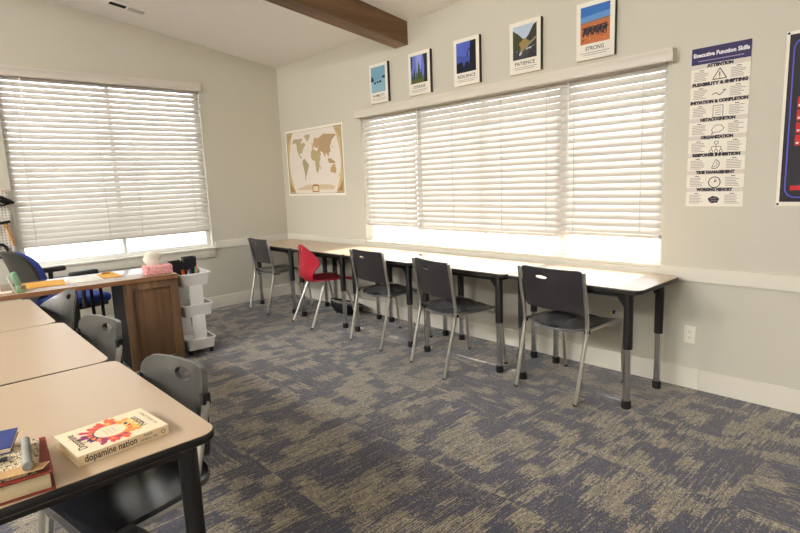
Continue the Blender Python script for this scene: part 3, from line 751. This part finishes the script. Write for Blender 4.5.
b = MB(); b.tube([(.034, -3.02 + .055 * math.cos(2 * PI * k / 20), .915 + .06 * math.sin(2 * PI * k / 20)) for k in range(20)], .013, 10, closed=True); tag(b.build('rubber_ring', 'black'), 'black ring hanging at the foot of the pegboard above the office chair', 'ring')
# ------------------------------------------------------------------ wall pictures
FRONT = Matrix.Rotation(R(90), 4, 'X')          # local x -> x, local y -> z, local z -> -y (towards the room)
def on_wall(x, z, off): return Matrix.Translation((x, -off, z)) @ FRONT
def poly(mb, pts, col, T, d=0.0):
    mb.col = rgb(*col); mb.add([(x, y, d) for x, y in pts], [tuple(range(len(pts)))], T)
def jag(x0, x1, y0, yb, n, amp, seed):
    rn = random.Random(seed); return [(x0, yb)] + [(x0 + (x1 - x0) * i / n, y0 + rn.uniform(-amp, amp)) for i in range(n + 1)] + [(x1, yb)]
def tree(mb, x, yb, h, w, col, T, d):
    n = 5
    for k in range(n):
        y = yb + h * k / n; ww = w * (1 - k / (n + .4)); poly(mb, [(x - ww, y), (x + ww, y), (x, y + h * 1.5 / n)], col, T, d + k * 1e-5)
PW, PH = .276, .372
def photo_bg(b, T, col): poly(b, [(-.105, -.085), (.105, -.085), (.105, .155), (-.105, .155)], col, T, 0)
def art1(b, T):
    photo_bg(b, T, (118, 164, 188)); poly(b, [(-.105, -.085), (.105, -.085), (.105, .03), (-.105, .03)], (140, 180, 198), T, 1e-4)
    for x, y, w in ((-.09, .035, .022), (-.05, .005, .016), (-.01, .01, .016), (.03, .012, .02), (.08, .05, .024)):
        poly(b, [(x - w, y - .008), (x + w * .8, y - .010), (x + w, y + .008), (x, y + .012), (x - w * .8, y + .01)], (26, 42, 60), T, 2e-4)
    poly(b, [(-.105, .02), (-.06, .024), (-.075, .06), (-.105, .075)], (34, 58, 78), T, 2e-4)
def art2(b, T):
    photo_bg(b, T, (110, 122, 210)); poly(b, [(-.02, -.085), (.02, .02), (.04, .155), (-.04, .155)], (146, 158, 226), T, 1e-4)
    for i, (x, h, w) in enumerate(((-.085, .09, .03), (-.06, .13, .03), (.0, .17, .045), (.03, .12, .03), (-.03, .10, .03))): tree(b, x, -.085, h, w, (40 + i * 8, 66 + i * 6, 46), T, (2 + i * .2) * 1e-4)
    poly(b, jag(-.105, .105, -.05, -.085, 14, .018, 3), (92, 92, 50), T, 4e-4)
    poly(b, [(.06, -.085), (.105, -.085), (.105, .155), (.055, .155), (.07, .05)], (40, 44, 46), T, 5e-4)
    poly(b, [(-.105, .02), (-.085, .06), (-.08, .155), (-.105, .155)], (44, 56, 66), T, 5e-4)
def art3(b, T):
    photo_bg(b, T, (64, 82, 168)); poly(b, [(-.105, .06), (.04, .03), (.04, .155), (-.105, .155)], (80, 100, 190), T, 1e-4)
    poly(b, jag(-.105, .105, -.02, -.085, 16, .028, 5), (20, 22, 40), T, 2e-4)
    poly(b, [(.035, -.085), (.105, -.085), (.105, .155), (.05, .155), (.04, .06)], (22, 22, 34), T, 3e-4)
    poly(b, [(.005, .03), (.02, .09), (.045, .10), (.04, .085), (.025, .08), (.018, .035)], (24, 24, 36), T, 4e-4)
def art4(b, T):
    photo_bg(b, T, (186, 202, 222))
    poly(b, [(-.105, -.02), (-.105, .13), (-.06, .10), (-.01, .055), (.03, .02), (0, -.03)], (66, 66, 48), T, 1e-4)
    poly(b, [(.105, .0), (.105, .155), (.075, .14), (.035, .08), (-.01, .04), (-.02, -.02)], (54, 54, 42), T, 2e-4)
    poly(b, [(-.05, .03), (0, .062), (.05, .03), (.02, -.02), (-.03, -.02)], (150, 128, 74), T, 3e-4)
    poly(b, jag(-.105, .105, -.02, -.085, 12, .012, 8), (62, 62, 66), T, 4e-4)
    poly(b, [(-.05, -.055), (-.04, -.02), (.10, .06), (.105, .045), (0, -.02)], (140, 132, 112), T, 5e-4)
    poly(b, [(-.05, -.05), (-.03, -.03), (-.02, -.04), (-.04, -.06)], (196, 200, 204), T, 6e-4)
    poly(b, [(.02, -.085), (.105, -.085), (.105, .0), (.06, -.01)], (44, 44, 50), T, 6e-4)
def art5(b, T):
    photo_bg(b, T, (52, 104, 178)); poly(b, [(-.105, .05), (.105, .05), (.105, .105), (-.105, .09)], (96, 146, 204), T, 1e-4)
    poly(b, [(-.105, .04), (.105, .045), (.105, .068), (0, .062), (-.105, .056)], (138, 110, 100), T, 2e-4)
    poly(b, [(-.105, -.085), (.105, -.085), (.105, .052), (-.105, .045)], (186, 108, 62), T, 3e-4)
    rn = random.Random(11)
    for k in range(46):
        x, y = rn.uniform(-.10, .10), rn.uniform(-.08, .035); s = rn.uniform(.004, .013); c = rn.choice([(120, 58, 36), (210, 134, 84), (150, 82, 48), (78, 52, 42)])
        poly(b, [(max(-.104, x - s), y), (x, y - s * .5), (min(.104, x + s), y), (x, y + s * .5)], c, T, (4 + k * .02) * 1e-4)
    for k in range(5):
        x = -.07 + k * .035; poly(b, [(x - .022, -.03 + .01 * k % .02), (x - .012, .012), (x + .012, .02), (x + .022, .005), (x + .014, -.006), (x + .012, -.04), (x, -.01), (x - .01, -.035)], (44, 36, 40), T, (6 + k * .1) * 1e-4)
    poly(b, [(-.09, .012), (.09, .018), (.095, .026), (-.09, .022)], (56, 46, 48), T, 7e-4)
PG = 'canvas prints above the long window'
PL = [('HUMILITY', art1, 'canvas print of pale blue water with dark shapes, captioned HUMILITY'), ('COURAGE', art2, 'canvas print of green trees against violet sky, captioned COURAGE'),
      ('RESILIENCE', art3, 'canvas print of a dark blue night scene, captioned RESILIENCE'), ('PATIENCE', art4, 'canvas print of a grey mountain valley, captioned PATIENCE'), ('STRONG', art5, 'canvas print of orange desert under blue sky, captioned STRONG')]
for i, ((cap, art, lab), cx) in enumerate(zip(PL, (1.969, 2.537, 3.091, 3.663, 4.222))):
    r = thing('canvas_print', lab, 'picture', (cx, -.001, 2.353), 0, PG)
    b = MB(); b.rbox(-PW / 2, -.032, -PH / 2, PW / 2, 0, PH / 2, .003); b.m = 0; o = b.build('canvas', ['paper', 'canvas_side'], r)
    for p in o.data.polygons:
        if abs(p.normal.x) > .8: p.material_index = 1
    T = Matrix.Translation((0, -.0326, 0)) @ FRONT
    b = MB(); art(b, T); b.build('photo', 'print', r, 0, recalc=False)
    b = MB(); b.col = rgb(58, 54, 52); text(b, cap, .036, T @ Matrix.Translation((.0, -.117, 2e-4)), bold=.0004, squeeze=min(.19, .022 * len(cap)))
    b.col = rgb(160, 154, 148)
    for k, w in ((0, .105), (1, .085)): b.box(-w, -.146 - k * .013, 1e-4, w, -.142 - k * .013, 3e-4, T)
    b.build('lettering', 'ink', r, 0)

# world map
mp = thing('world_map', 'antique-toned world map in a white border, beside the room corner', 'map', (.712, -.001, 1.664))
b = MB(); b.box(-.595, -.004, -.392, .595, 0, .392); b.build('sheet', 'paper', mp, 0)
T = Matrix.Translation((0, -.0046, 0)) @ FRONT
b = MB(); poly(b, [(-.57, -.367), (.57, -.367), (.57, .367), (-.57, .367)], (160, 130, 92), T, 0); poly(b, [(-.558, -.355), (.558, -.355), (.558, .355), (-.558, .355)], (206, 186, 138), T, 1e-4)
def wk(lo, la):
    x = lo / 180 * .535 * (1 - .22 * abs(la / 90) ** 1.8); y = la / 90 * .352; return (x, y + (abs(lo) / 180) ** 2 * la / 90 * .02)
oval = [wk(180, a) for a in range(-88, 89, 8)] + [wk(-180, a) for a in range(88, -89, -8)]
poly(b, oval, (236, 226, 216), T, 2e-4)
LANDS = [
 ((184, 170, 132), [(-166, 66), (-156, 71), (-128, 70), (-95, 72), (-82, 68), (-94, 60), (-82, 54), (-79, 60), (-66, 58), (-56, 52), (-66, 45), (-74, 40), (-81, 31), (-80, 25), (-84, 30), (-97, 27), (-97, 20), (-88, 21), (-84, 10), (-78, 8), (-92, 14), (-106, 22), (-114, 31), (-124, 40), (-124, 48), (-135, 58), (-152, 59), (-165, 55)]),
 ((188, 172, 140), [(-54, 82), (-20, 81), (-22, 71), (-44, 60), (-54, 69), (-70, 77)]),
 ((172, 162, 124), [(-78, 8), (-62, 11), (-50, 1), (-35, -6), (-39, -15), (-48, -26), (-57, -36), (-66, -44), (-68, -54), (-74, -50), (-71, -30), (-76, -14), (-81, -4)]),
 ((184, 166, 124), [(-16, 28), (-6, 36), (10, 37), (20, 31), (33, 31), (43, 12), (51, 11), (40, -4), (40, -16), (33, -27), (20, -35), (13, -20), (9, 2), (-8, 5), (-17, 14)]),
 ((190, 160, 122), [(-10, 38), (-2, 48), (8, 56), (6, 62), (20, 70), (40, 66), (60, 69), (62, 50), (50, 46), (40, 42), (28, 38), (18, 40), (12, 45), (0, 38)]),
 ((182, 154, 118), [(60, 69), (90, 76), (130, 72), (170, 69), (178, 64), (160, 60), (142, 54), (130, 44), (122, 38), (120, 24), (108, 20), (108, 11), (100, 14), (103, 2), (97, 16), (88, 22), (80, 8), (72, 20), (66, 25), (58, 26), (48, 30), (56, 18), (44, 13), (34, 30), (36, 38), (50, 46)]),
 ((190, 160, 110), [(114, -22), (130, -12), (142, -11), (153, -27), (149, -38), (136, -34), (116, -34)]),
 ((176, 150, 110), [(96, 5), (118, 5), (140, -4), (150, -8), (120, -9), (104, -7)]),
 ((170, 150, 110), [(131, 33), (141, 41), (143, 44), (140, 35)]), ((170, 150, 110), [(44, -16), (50, -14), (47, -25), (44, -22)]),
 ((214, 196, 160), [(-160, -76), (-100, -72), (-60, -66), (0, -70), (60, -67), (120, -67), (160, -72), (150, -80), (-150, -80)]),
 ((170, 150, 110), [(167, -46), (175, -37), (178, -38), (170, -46)]), ((176, 152, 112), [(-8, 51), (-4, 58), (1, 53)])]
for k, (c, pts) in enumerate(LANDS): poly(b, [wk(*p) for p in pts], c, T, (3 + .1 * k) * 1e-4)
poly(b, [(-.06, -.352), (.08, -.352), (.08, -.275), (.05, -.262), (-.03, -.262), (-.06, -.275)], (176, 120, 66), T, 6e-4)
poly(b, [(-.045, -.34), (.065, -.34), (.065, -.285), (-.045, -.285)], (232, 214, 176), T, 7e-4)
for sx in (-1, 1):
    for sy in (-1, 1): poly(b, [(sx * .545, sy * .345), (sx * .44, sy * .345), (sx * .50, sy * .29), (sx * .545, sy * .22)], (166, 128, 74) if sy < 0 else (184, 158, 116), T, 3e-4)
b.build('print', 'print', mp, 0, recalc=False)

# skills poster
sk = thing('skills_poster', 'tall white chart poster headed Executive Function Skills, right of the long window', 'poster', (4.987, -.001, 1.639), R(-.0))
W2, H2 = .156, .466
b = MB(); b.box(-W2, -.0025, -H2, W2, 0, H2); b.build('sheet', 'paper', sk, 0)
T = Matrix.Translation((0, -.0030, 0)) @ FRONT
b = MB(); poly(b, [(-W2, H2 - .095), (W2, H2 - .095), (W2, H2), (-W2, H2)], (48, 42, 86), T, 0)
b.col = rgb(240, 238, 240); text(b, 'Executive Function Skills', .032, T @ Matrix.Translation((0, H2 - .042, 3e-4)), bold=.0012, squeeze=.292)
b.col = rgb(150, 146, 176); b.box(-.12, H2 - .078, 1e-4, .12, H2 - .073, 2e-4, T)
SEC = ['ATTENTION', 'FLEXIBILITY & SHIFTING', 'INITIATION & COMPLETION', 'METACOGNITION', 'ORGANIZATION', 'RESPONSE INHIBITION', 'TIME MANAGEMENT', 'WORKING MEMORY']
def ring(mb, cx, cy, r, w, T, d, n=18, a0=0, a1=360):
    for k in range(n):
        a, c = R(a0 + (a1 - a0) * k / n), R(a0 + (a1 - a0) * (k + 1) / n)
        mb.add([(cx + q * math.cos(t_), cy + q * math.sin(t_), d) for q, t_ in ((r, a), (r, c), (r - w, c), (r - w, a))], [(0, 1, 2, 3)], T)
def line(mb, p, q, w, T, d):
    p, q = Vector(p), Vector(q); n_ = (q - p).normalized(); n_ = Vector((-n_.y, n_.x)) * w / 2
    mb.add([(v.x, v.y, d) for v in (p + n_, q + n_, q - n_, p - n_)], [(0, 1, 2, 3)], T)
def outline(mb, pts, w, T, d):
    for k in range(len(pts)): line(mb, pts[k], pts[(k + 1) % len(pts)], w, T, d)
step = (2 * H2 - .105) / 8
for k, s in enumerate(SEC):
    y = H2 - .108 - k * step; yc = y - .060; D = 2e-4
    poly(b, [(-W2, y - .013), (W2, y - .013), (W2, y + .012), (-W2, y + .012)], (216, 208, 200), T, 5e-5)
    b.col = rgb(34, 32, 38); text(b, s, .0235, T @ Matrix.Translation((0, y, 2e-4)), bold=.0021, squeeze=.0118 * len(s) + .034)
    for sx in (-1, 1):
        b.col = rgb(70, 66, 70); b.box(sx * .098 - .012, y - .025, D, sx * .098 + .012, y - .021, D + 1e-4, T)
        rn = random.Random(k * 7 + sx); b.col = rgb(168, 160, 156)
        for q in range(6):
            w = rn.uniform(.026, .04); b.box(sx * .098 - .04, y - .035 - q * .0095, D, sx * .098 - .04 + 2 * w, y - .031 - q * .0095, D + 1e-4, T)
    b.col = rgb(52, 50, 54)
    if k == 0: outline(b, [(-.037, yc - .022), (.037, yc - .022), (0, yc + .038)], .005, T, D); line(b, (0, yc + .018), (0, yc - .006), .006, T, D); line(b, (0, yc - .011), (0, yc - .016), .006, T, D)
    if k == 1:
        for i, (p, q) in enumerate((((-.036, -.004), (-.014, .004)), ((-.014, .004), (.004, -.012)), ((.004, -.012), (.036, .016)), ((.02, .014), (.036, .018)))): line(b, (p[0], yc + p[1]), (q[0], yc + q[1]), .004, T, D)
    if k == 2:
        b.col = rgb(130, 124, 122); outline(b, [(-.026, yc - .032), (.026, yc - .032), (.026, yc + .034), (-.026, yc + .034)], .004, T, D)
        for q in range(4): line(b, (-.016, yc + .02 - q * .013), (.016, yc + .02 - q * .013), .003, T, D)
    if k == 3: outline(b, [(-.03, yc - .028), (-.022, yc - .014), (-.03, yc - .002), (-.01, yc + .024), (.022, yc + .024), (.038, yc + .004), (.014, yc - .016), (-.012, yc - .016)], .003, T, D)
    if k == 4:
        outline(b, [(-.01, yc + .018), (.01, yc + .018), (.01, yc + .034), (-.01, yc + .034)], .003, T, D); line(b, (0, yc + .018), (0, yc - .014), .003, T, D); line(b, (-.026, yc + .004), (.026, yc + .004), .003, T, D)
        for x in (-.026, 0, .026): line(b, (x, yc + .004), (x, yc - .014), .003, T, D); ring(b, x, yc - .023, .01, .003, T, D)
    if k == 5: ring(b, -.004, yc + .004, .028, .004, T, D, 14, -120, 80); ring(b, -.004, yc + .004, .016, .003, T, D, 14, -120, 60); line(b, (-.02, yc - .02), (.0, yc + .03), .003, T, D)
    if k == 6: ring(b, 0, yc, .034, .005, T, D, 26); line(b, (0, yc), (.004, yc + .022), .004, T, D); line(b, (0, yc), (.014, yc + .012), .004, T, D)
    if k == 7:
        poly(b, [(.03 * math.cos(a) * (1 + .1 * math.sin(5 * a)), yc + .021 * math.sin(a) * (1 + .12 * math.cos(7 * a))) for a in [2 * PI * i / 26 for i in range(26)]], (44, 40, 44), T, D)
        b.col = rgb(170, 162, 158)
        for q in (-.01, .004): line(b, (-.02, yc + q), (.02, yc + q + .006), .0025, T, D + 1e-4)
b.build('print', 'ink', sk, 0, recalc=False)

# dark poster at the right edge
dk = thing('dark_poster', 'black poster with a violet outline and red blocks at the right edge', 'poster', (5.32, -.001, 1.64))
b = MB(); b.box(-.015, -.003, -.462, .60, 0, .462); b.build('sheet', 'paper', dk, 0)
T = Matrix.Translation((0, -.0034, 0)) @ FRONT
b = MB(); poly(b, [(.0, -.44), (.585, -.44), (.585, .445), (.0, .445)], (38, 34, 40), T, 0)
b.col = rgb(84, 84, 190); o1 = rrect(.022, -.415, .565, .42, .05, 6); outline(b, o1, .007, T, 1e-4)
for q in range(4): poly(b, [(.053, .062 - q * .066), (.45, .062 - q * .066), (.45, .118 - q * .066), (.053, .118 - q * .066)], (190, 36, 44), T, 2e-4)
for q in range(4):
    b.col = rgb(230, 220, 220); b.box(.058, .070 - q * .066, 3e-4, .07, .080 - q * .066, 4e-4, T)
poly(b, [(.046, -.376), (.48, -.376), (.48, -.352), (.046, -.352)], (196, 40, 48), T, 2e-4)
b.build('print', 'ink', dk, 0, recalc=False)
b = MB()
for z in (.452, -.452): b.cyl((-.006, -.003, z), (-.006, -.008, z), .006, 10)
b.build('push_pin', 'black', dk)

# outlet
ol = thing('wall_outlet', 'ivory duplex wall outlet right of the window tables', 'outlet', (4.89, -.001, .353))
b = MB(); b.rbox(-.0355, -.006, -.0575, .0355, 0, .0575, .003); b.build('plate', 'outlet', ol)
for z in (-.02, .02):
    b = MB(); b.prism(rrect(-.0165, -.0135, .0165, .0135, .009, 5), .0055, .0075, T=Matrix.Translation((0, 0, z)) @ FRONT); rc = b.build('receptacle', 'outlet', ol)
    b = MB(); Tz = Matrix.Translation((0, 0, z)) @ FRONT
    b.box(-.0075, -.001, .0072, -.0055, .008, .0080, Tz).box(.0055, -.001, .0072, .0075, .007, .0080, Tz).cyl((0, -.0075, .0072), (0, -.0075, .008), .0028, 8, T=Tz); b.build('slots', 'dark', rc)
# dart-shaped stickers under the window
b = MB(); b.prism([(-.008, -.012), (.004, -.016), (.012, .010), (.004, .018), (-.010, .006)], 0, .004, T=on_wall(4.382, .422, .0)); tag(b.build('wall_sticker', 'navy'), 'tiny navy sticker on the wall under the end table', 'sticker')
b = MB(); b.cyl((4.342, 0, .409), (4.342, -.003, .409), .007, 10); tag(b.build('wall_sticker', 'yellow'), 'tiny yellow dot sticker on the wall under the end table', 'sticker')
b = MB(); b.rbox(-.035, -.006, 0, .035, .006, .004, .001, T=mat4((3.21, -.135, 0), R(-38))); tag(b.build('craft_strip', 'teal'), 'short teal strip lying on the carpet below the window tables', 'strip')
b = MB(); b.lathe([(.003, 0), (.014, .001), (.016, .006), (.009, .013), (.002, .015)], 12, T=Matrix.Translation((2.72, -.265, ZT)) @ Matrix.Scale(1.5, 4, (1, 0, 0))); tag(b.build('eraser', 'felt'), 'tiny dark eraser lying alone on the bright window table', 'eraser')
# wobble cushion under the red chair table
wb = thing('floor_seat', 'black bowl-shaped floor seat with a grey rim under the table by the red chair', 'floor seat', (1.56, -.27, 0), R(20))
b = MB(); T = mat4((0, 0, .10), 0, R(-14), R(10)); b.lathe([(.04, -.085), (.11, -.07), (.165, -.02), (.185, .035), (.183, .045), (.172, .045), (.15, .0), (.09, -.035), (.02, -.045)], 32, T=T); b.build('bowl', 'black', wb)
b = MB(); b.lathe([(.165, .034), (.186, .036), (.189, .044), (.186, .052), (.165, .050)], 32, T=T, cap=False); b.build('rim', 'felt', wb)
b = MB(); b.lathe([(.01, .026), (.164, .026), (.166, .034), (.12, .040), (.01, .036)], 32, T=T); b.build('pad', 'ventgrey', wb)

# ceiling vent
vz = lambda y: ZC - SL * y
vt = thing('ceiling_vent', 'white ceiling air vent above the left window', 'vent', (.475, -1.815, vz(-1.815)))
Tv = Matrix.Rotation(-math.atan(SL), 4, 'X')
b = MB(); b.rbox(-.075, -.185, -.008, .075, .185, 0, .003, T=Tv); b.build('frame', 'ceiling', vt)
b = MB(); b.box(-.042, -.15, -.0095, .03, -.01, -.0075, Tv); b.build('opening', 'dark', vt, 0)
b = MB()
for k in range(7): b.box(-.042 + k * .0115, .01, -.013, -.036 + k * .0115, .15, -.008, Tv)
b.build('louvre', 'ventgrey', vt, 0)

# ------------------------------------------------------------------ things on the nearest table
bk = thing('book', 'cream paperback titled dopamine nation, lying flat on the nearest table', 'book', (4.672, -3.376, ZT), R(6))
L_, Wd, Hh = .226, .178, .027                       # local: x 0..-Wd (away from the spine), y 0..L, spine on x = 0
b = MB(); b.box(-Wd + .004, .004, .0022, -.002, L_ - .004, Hh - .0022); b.build('pages', 'cream', bk, 0)
b = MB(); b.box(-Wd, 0, 0, 0, L_, .002).box(-Wd, 0, Hh - .002, 0, L_, Hh).box(-.0015, 0, .002, .0005, L_, Hh - .002)
b.build('cover', 'paper_cover', bk, 0)
b = MB(); Tt = Matrix.Translation((0, 0, Hh + .0002)); rn = random.Random(4)
cx, cy = -Wd / 2, L_ * .48
cols = [(70, 52, 92), (150, 58, 92), (206, 70, 74), (226, 98, 62), (236, 140, 70), (242, 182, 90), (240, 198, 110), (236, 160, 80), (224, 110, 70), (214, 84, 70), (190, 70, 90), (120, 56, 96)]
n = 36
for k in range(n):
    a0, a1 = 2 * PI * k / n, 2 * PI * (k + 1) / n; am = (a0 + a1) / 2
    col = cols[int(((am / (2 * PI)) + .25) % 1 * 12)]
    r1 = 1 + rn.uniform(-.18, .30)
    P = lambda a, r: (cx + .074 * r * math.cos(a), cy + .066 * r * math.sin(a))
    poly(b, [P(a0 - .06, .5), P(a1 + .06, .5), P(a1 + .02, r1 * .86), P(am, r1), P(a0 - .02, r1 * .9)], col, Tt, k * 2e-6)
    if k % 2 == 0: poly(b, [P(a0, .62), P(a1, .66), P(a1 + .1, .84), P(a0, .8)], cols[rn.randrange(12)], Tt, 1e-4)
poly(b, [(cx + .040 * math.cos(2 * PI * k / 30), cy + .038 * math.sin(2 * PI * k / 30)) for k in range(30)], (233, 214, 182), Tt, 2e-4)
b.build('cover_art', 'ink', bk, 0, recalc=False)
b = MB(); b.col = rgb(52, 44, 44)
RT = Matrix.Rotation(R(180), 4, 'Z')                  # cover text: its top points to the y = 0 end, reads away from the spine
text(b, 'Dopamine', .030, Matrix.Translation((-Wd / 2, .026, Hh + .0005)) @ RT, bold=.0003, squeeze=.115)
b.build('title_lettering', 'ink', bk, 0); b = MB(); b.col = rgb(52, 44, 44)
text(b, 'Nation', .030, Matrix.Translation((-Wd / 2, L_ - .044, Hh + .0005)) @ RT, bold=.0003, squeeze=.08)
b.col = rgb(120, 104, 92); text(b, 'DR. ANNA LEMBKE', .012, Matrix.Translation((-Wd / 2, L_ - .015, Hh + .0005)) @ RT, squeeze=.11)
b.build('author_lettering', 'ink', bk, 0); b = MB(); b.col = rgb(120, 104, 92)
for q in range(3): text(b, ('FINDING BALANCE', 'IN THE AGE OF', 'INDULGENCE')[q], .006, Matrix.Translation((cx, cy - .012 + q * .011, Hh + .0006)) @ RT, squeeze=.036)
b.build('subtitle_lettering', 'ink', bk, 0)
b = MB(); b.col = rgb(48, 40, 40); SP = Matrix.Translation((.0008, 0, Hh / 2)) @ Matrix.Rotation(R(90), 4, 'Z') @ Matrix.Rotation(R(90), 4, 'X')
text(b, 'dopamine nation', .026, SP @ Matrix.Translation((.078, .001, 0)), bold=.0004, squeeze=.126)
text(b, 'ANNA', .009, SP @ Matrix.Translation((.170, .006, 0)), squeeze=.024); text(b, 'LEMBKE, MD', .009, SP @ Matrix.Translation((.172, -.005, 0)), squeeze=.044)
b.col = rgb(130, 110, 96); ring(b, .211, 0, .006, .002, SP, 1e-4)
b.build('spine_lettering', 'ink', bk, 0)

rb = thing('book', 'thick dark red hardback lying at the picture edge of the nearest table', 'book', (4.742, -3.436, ZT), R(-5))
b = MB(); b.rbox(-.215, -.31, .003, -.006, -.008, .041, .003); b.build('pages', 'cream', rb)
b = MB(); b.box(-.222, -.318, 0, 0, 0, .003).box(-.222, -.318, .041, 0, 0, .0445).rbox(-.226, -.318, 0, -.219, 0, .0445, .003); b.build('cover', 'redbook', rb, 0)
nb = MB(); nb.box(-.19, -.26, 0, 0, 0, .008, mat4((4.727, -3.462, ZT + .045), R(-9))); tag(nb.build('notepad', 'speckle', smooth=0), 'speckled black and cream notepad lying on the dark red book', 'notepad')
lf = MB(); lf.prism([(0, 0), (-.03, .012), (-.045, -.03), (-.03, -.10), (-.02, -.22), (-.004, -.20), (.004, -.08)], 0, .0012, T=mat4((4.735, -3.455, ZT + .0535), R(-12))); tag(lf.build('paper_scrap', 'kraft', smooth=0), 'torn brown paper scrap on the speckled notepad edge', 'paper')
bb = thing('notebook', 'navy blue notebook lying on the speckled notepad', 'notebook', (4.585, -3.497, ZT + .055), R(-14))
b = MB(); b.box(-.12, -.16, .002, 0, 0, .012); b.build('pages', 'cream', bb, 0)
b = MB(); b.box(-.122, -.162, 0, .002, .002, .002).box(-.122, -.162, .012, .002, .002, .0145); b.build('cover', 'bluebook', bb, 0)
pn = thing('pen', 'dark pen lying along the navy notebook', 'pen', (4.635, -3.497, ZT + .061), R(-12))
b = MB(); b.cyl((0, -.13, 0), (0, -.01, 0), .0055, 12); b.build('barrel', 'black', pn)
b = MB(); b.cyl((0, -.01, 0), (0, .006, 0), .0055, 12, .0015); b.build('tip', 'chrome', pn)
er = MB(); er.tube([(4.565, -3.463, ZT + .066), (4.725, -3.481, ZT + .066)], .0105, 14, flat=.9); tag(er.build('felt_stick', 'felt'), 'grey felt stick lying across the notepad beside the navy notebook', 'eraser')

# black leather bag under the near table edge
bg = thing('leather_bag', 'black leather bag just below the nearest table edge, only its top showing', 'bag', (4.61, -3.31, 0), R(14))
b = MB(); rows = []
for z, hx, hy in ((0, .055, .12), (.02, .06, .135), (.2, .06, .14), (.37, .05, .115), (.455, .036, .09), (.486, .018, .06)):
    rows.append([(x, y, z + .012 * math.cos(y * 9) - .012) if z > .3 else (x, y, z) for x, y in rrect(-hx, -hy, hx, hy, min(hx, hy) * .9, 5)])
n = len(rows[0]); b.add([p for r in rows for p in r], [(i * n + k, i * n + (k + 1) % n, (i + 1) * n + (k + 1) % n, (i + 1) * n + k) for i in range(len(rows) - 1) for k in range(n)] + [tuple(range(n))[::-1], tuple(range(5 * n, 6 * n))])
b.build('body', 'leather', bg, 60)

# ------------------------------------------------------------------ added fill lights, unseen behind the camera, for ambient light
for i, (x, y) in enumerate(((1.8, -7.4), (3.8, -7.6), (5.8, -7.6))):
    z = vz(y) - .55
    c = thing('fill_pendant', 'added white linear fill light hanging unseen behind the camera', 'fill_light', (x, y, z), 0, 'added linear fill lights')
    b = MB(); b.rbox(-.7, -.10, .0, .7, .10, .08, .02); b.build('glow_box', 'fill_light', c)
    b = MB(); b.box(-.72, -.012, .08, .72, .012, .10)
    for xx in (-.5, .5): b.cyl((xx, 0, .09), (xx, 0, .55), .004, 8)
    b.build('hanger', 'white', c)
# ------------------------------------------------------------------ daylight, camera, view
w = bpy.data.worlds.new('World'); SC.world = w; w.use_nodes = True
bgn = w.node_tree.nodes['Background']; bgn.inputs[0].default_value = (.93, .97, 1.0, 1); bgn.inputs[1].default_value = 3.8
sun = bpy.data.lights.new('sun', 'SUN'); sun.energy = 15.0; sun.angle = R(.6); sun.color = (1, .97, .93)
so = bpy.data.objects.new('sun', sun); COL.objects.link(so); so.location = (3, 8, 10)
so.rotation_euler = Vector((.02, -.515, -.857)).to_track_quat('-Z', 'Y').to_euler()
cam = bpy.data.cameras.new('camera'); cam.sensor_width = 36; cam.lens = 538.3445 / 800 * 36; cam.clip_start = .02
co = bpy.data.objects.new('camera', cam); COL.objects.link(co)
yw, pt, rl = R(47.9073), R(-9.0135), R(-2.3352)
fwd = Vector((-math.sin(yw) * math.cos(pt), math.cos(yw) * math.cos(pt), math.sin(pt))); right = Vector((math.cos(yw), math.sin(yw), 0)); up = right.cross(fwd)
r2 = right * math.cos(rl) + up * math.sin(rl); u2 = up * math.cos(rl) - right * math.sin(rl)
mm = Matrix((r2, u2, -fwd)).transposed().to_4x4(); mm.translation = (6.128, -3.6033, 1.4); co.matrix_world = mm
SC.camera = co
SC.view_settings.view_transform = 'Standard'; SC.view_settings.look = 'None'; SC.view_settings.gamma = 1; SC.view_settings.use_curve_mapping = False
SC.view_settings.exposure = 0.2
SC.cycles.use_denoising = True
SC.cycles.max_bounces = 12; SC.cycles.diffuse_bounces = 6; SC.cycles.transparent_max_bounces = 12; SC.cycles.caustics_reflective = False; SC.cycles.caustics_refractive = False
SC.cycles.sample_clamp_indirect = 6
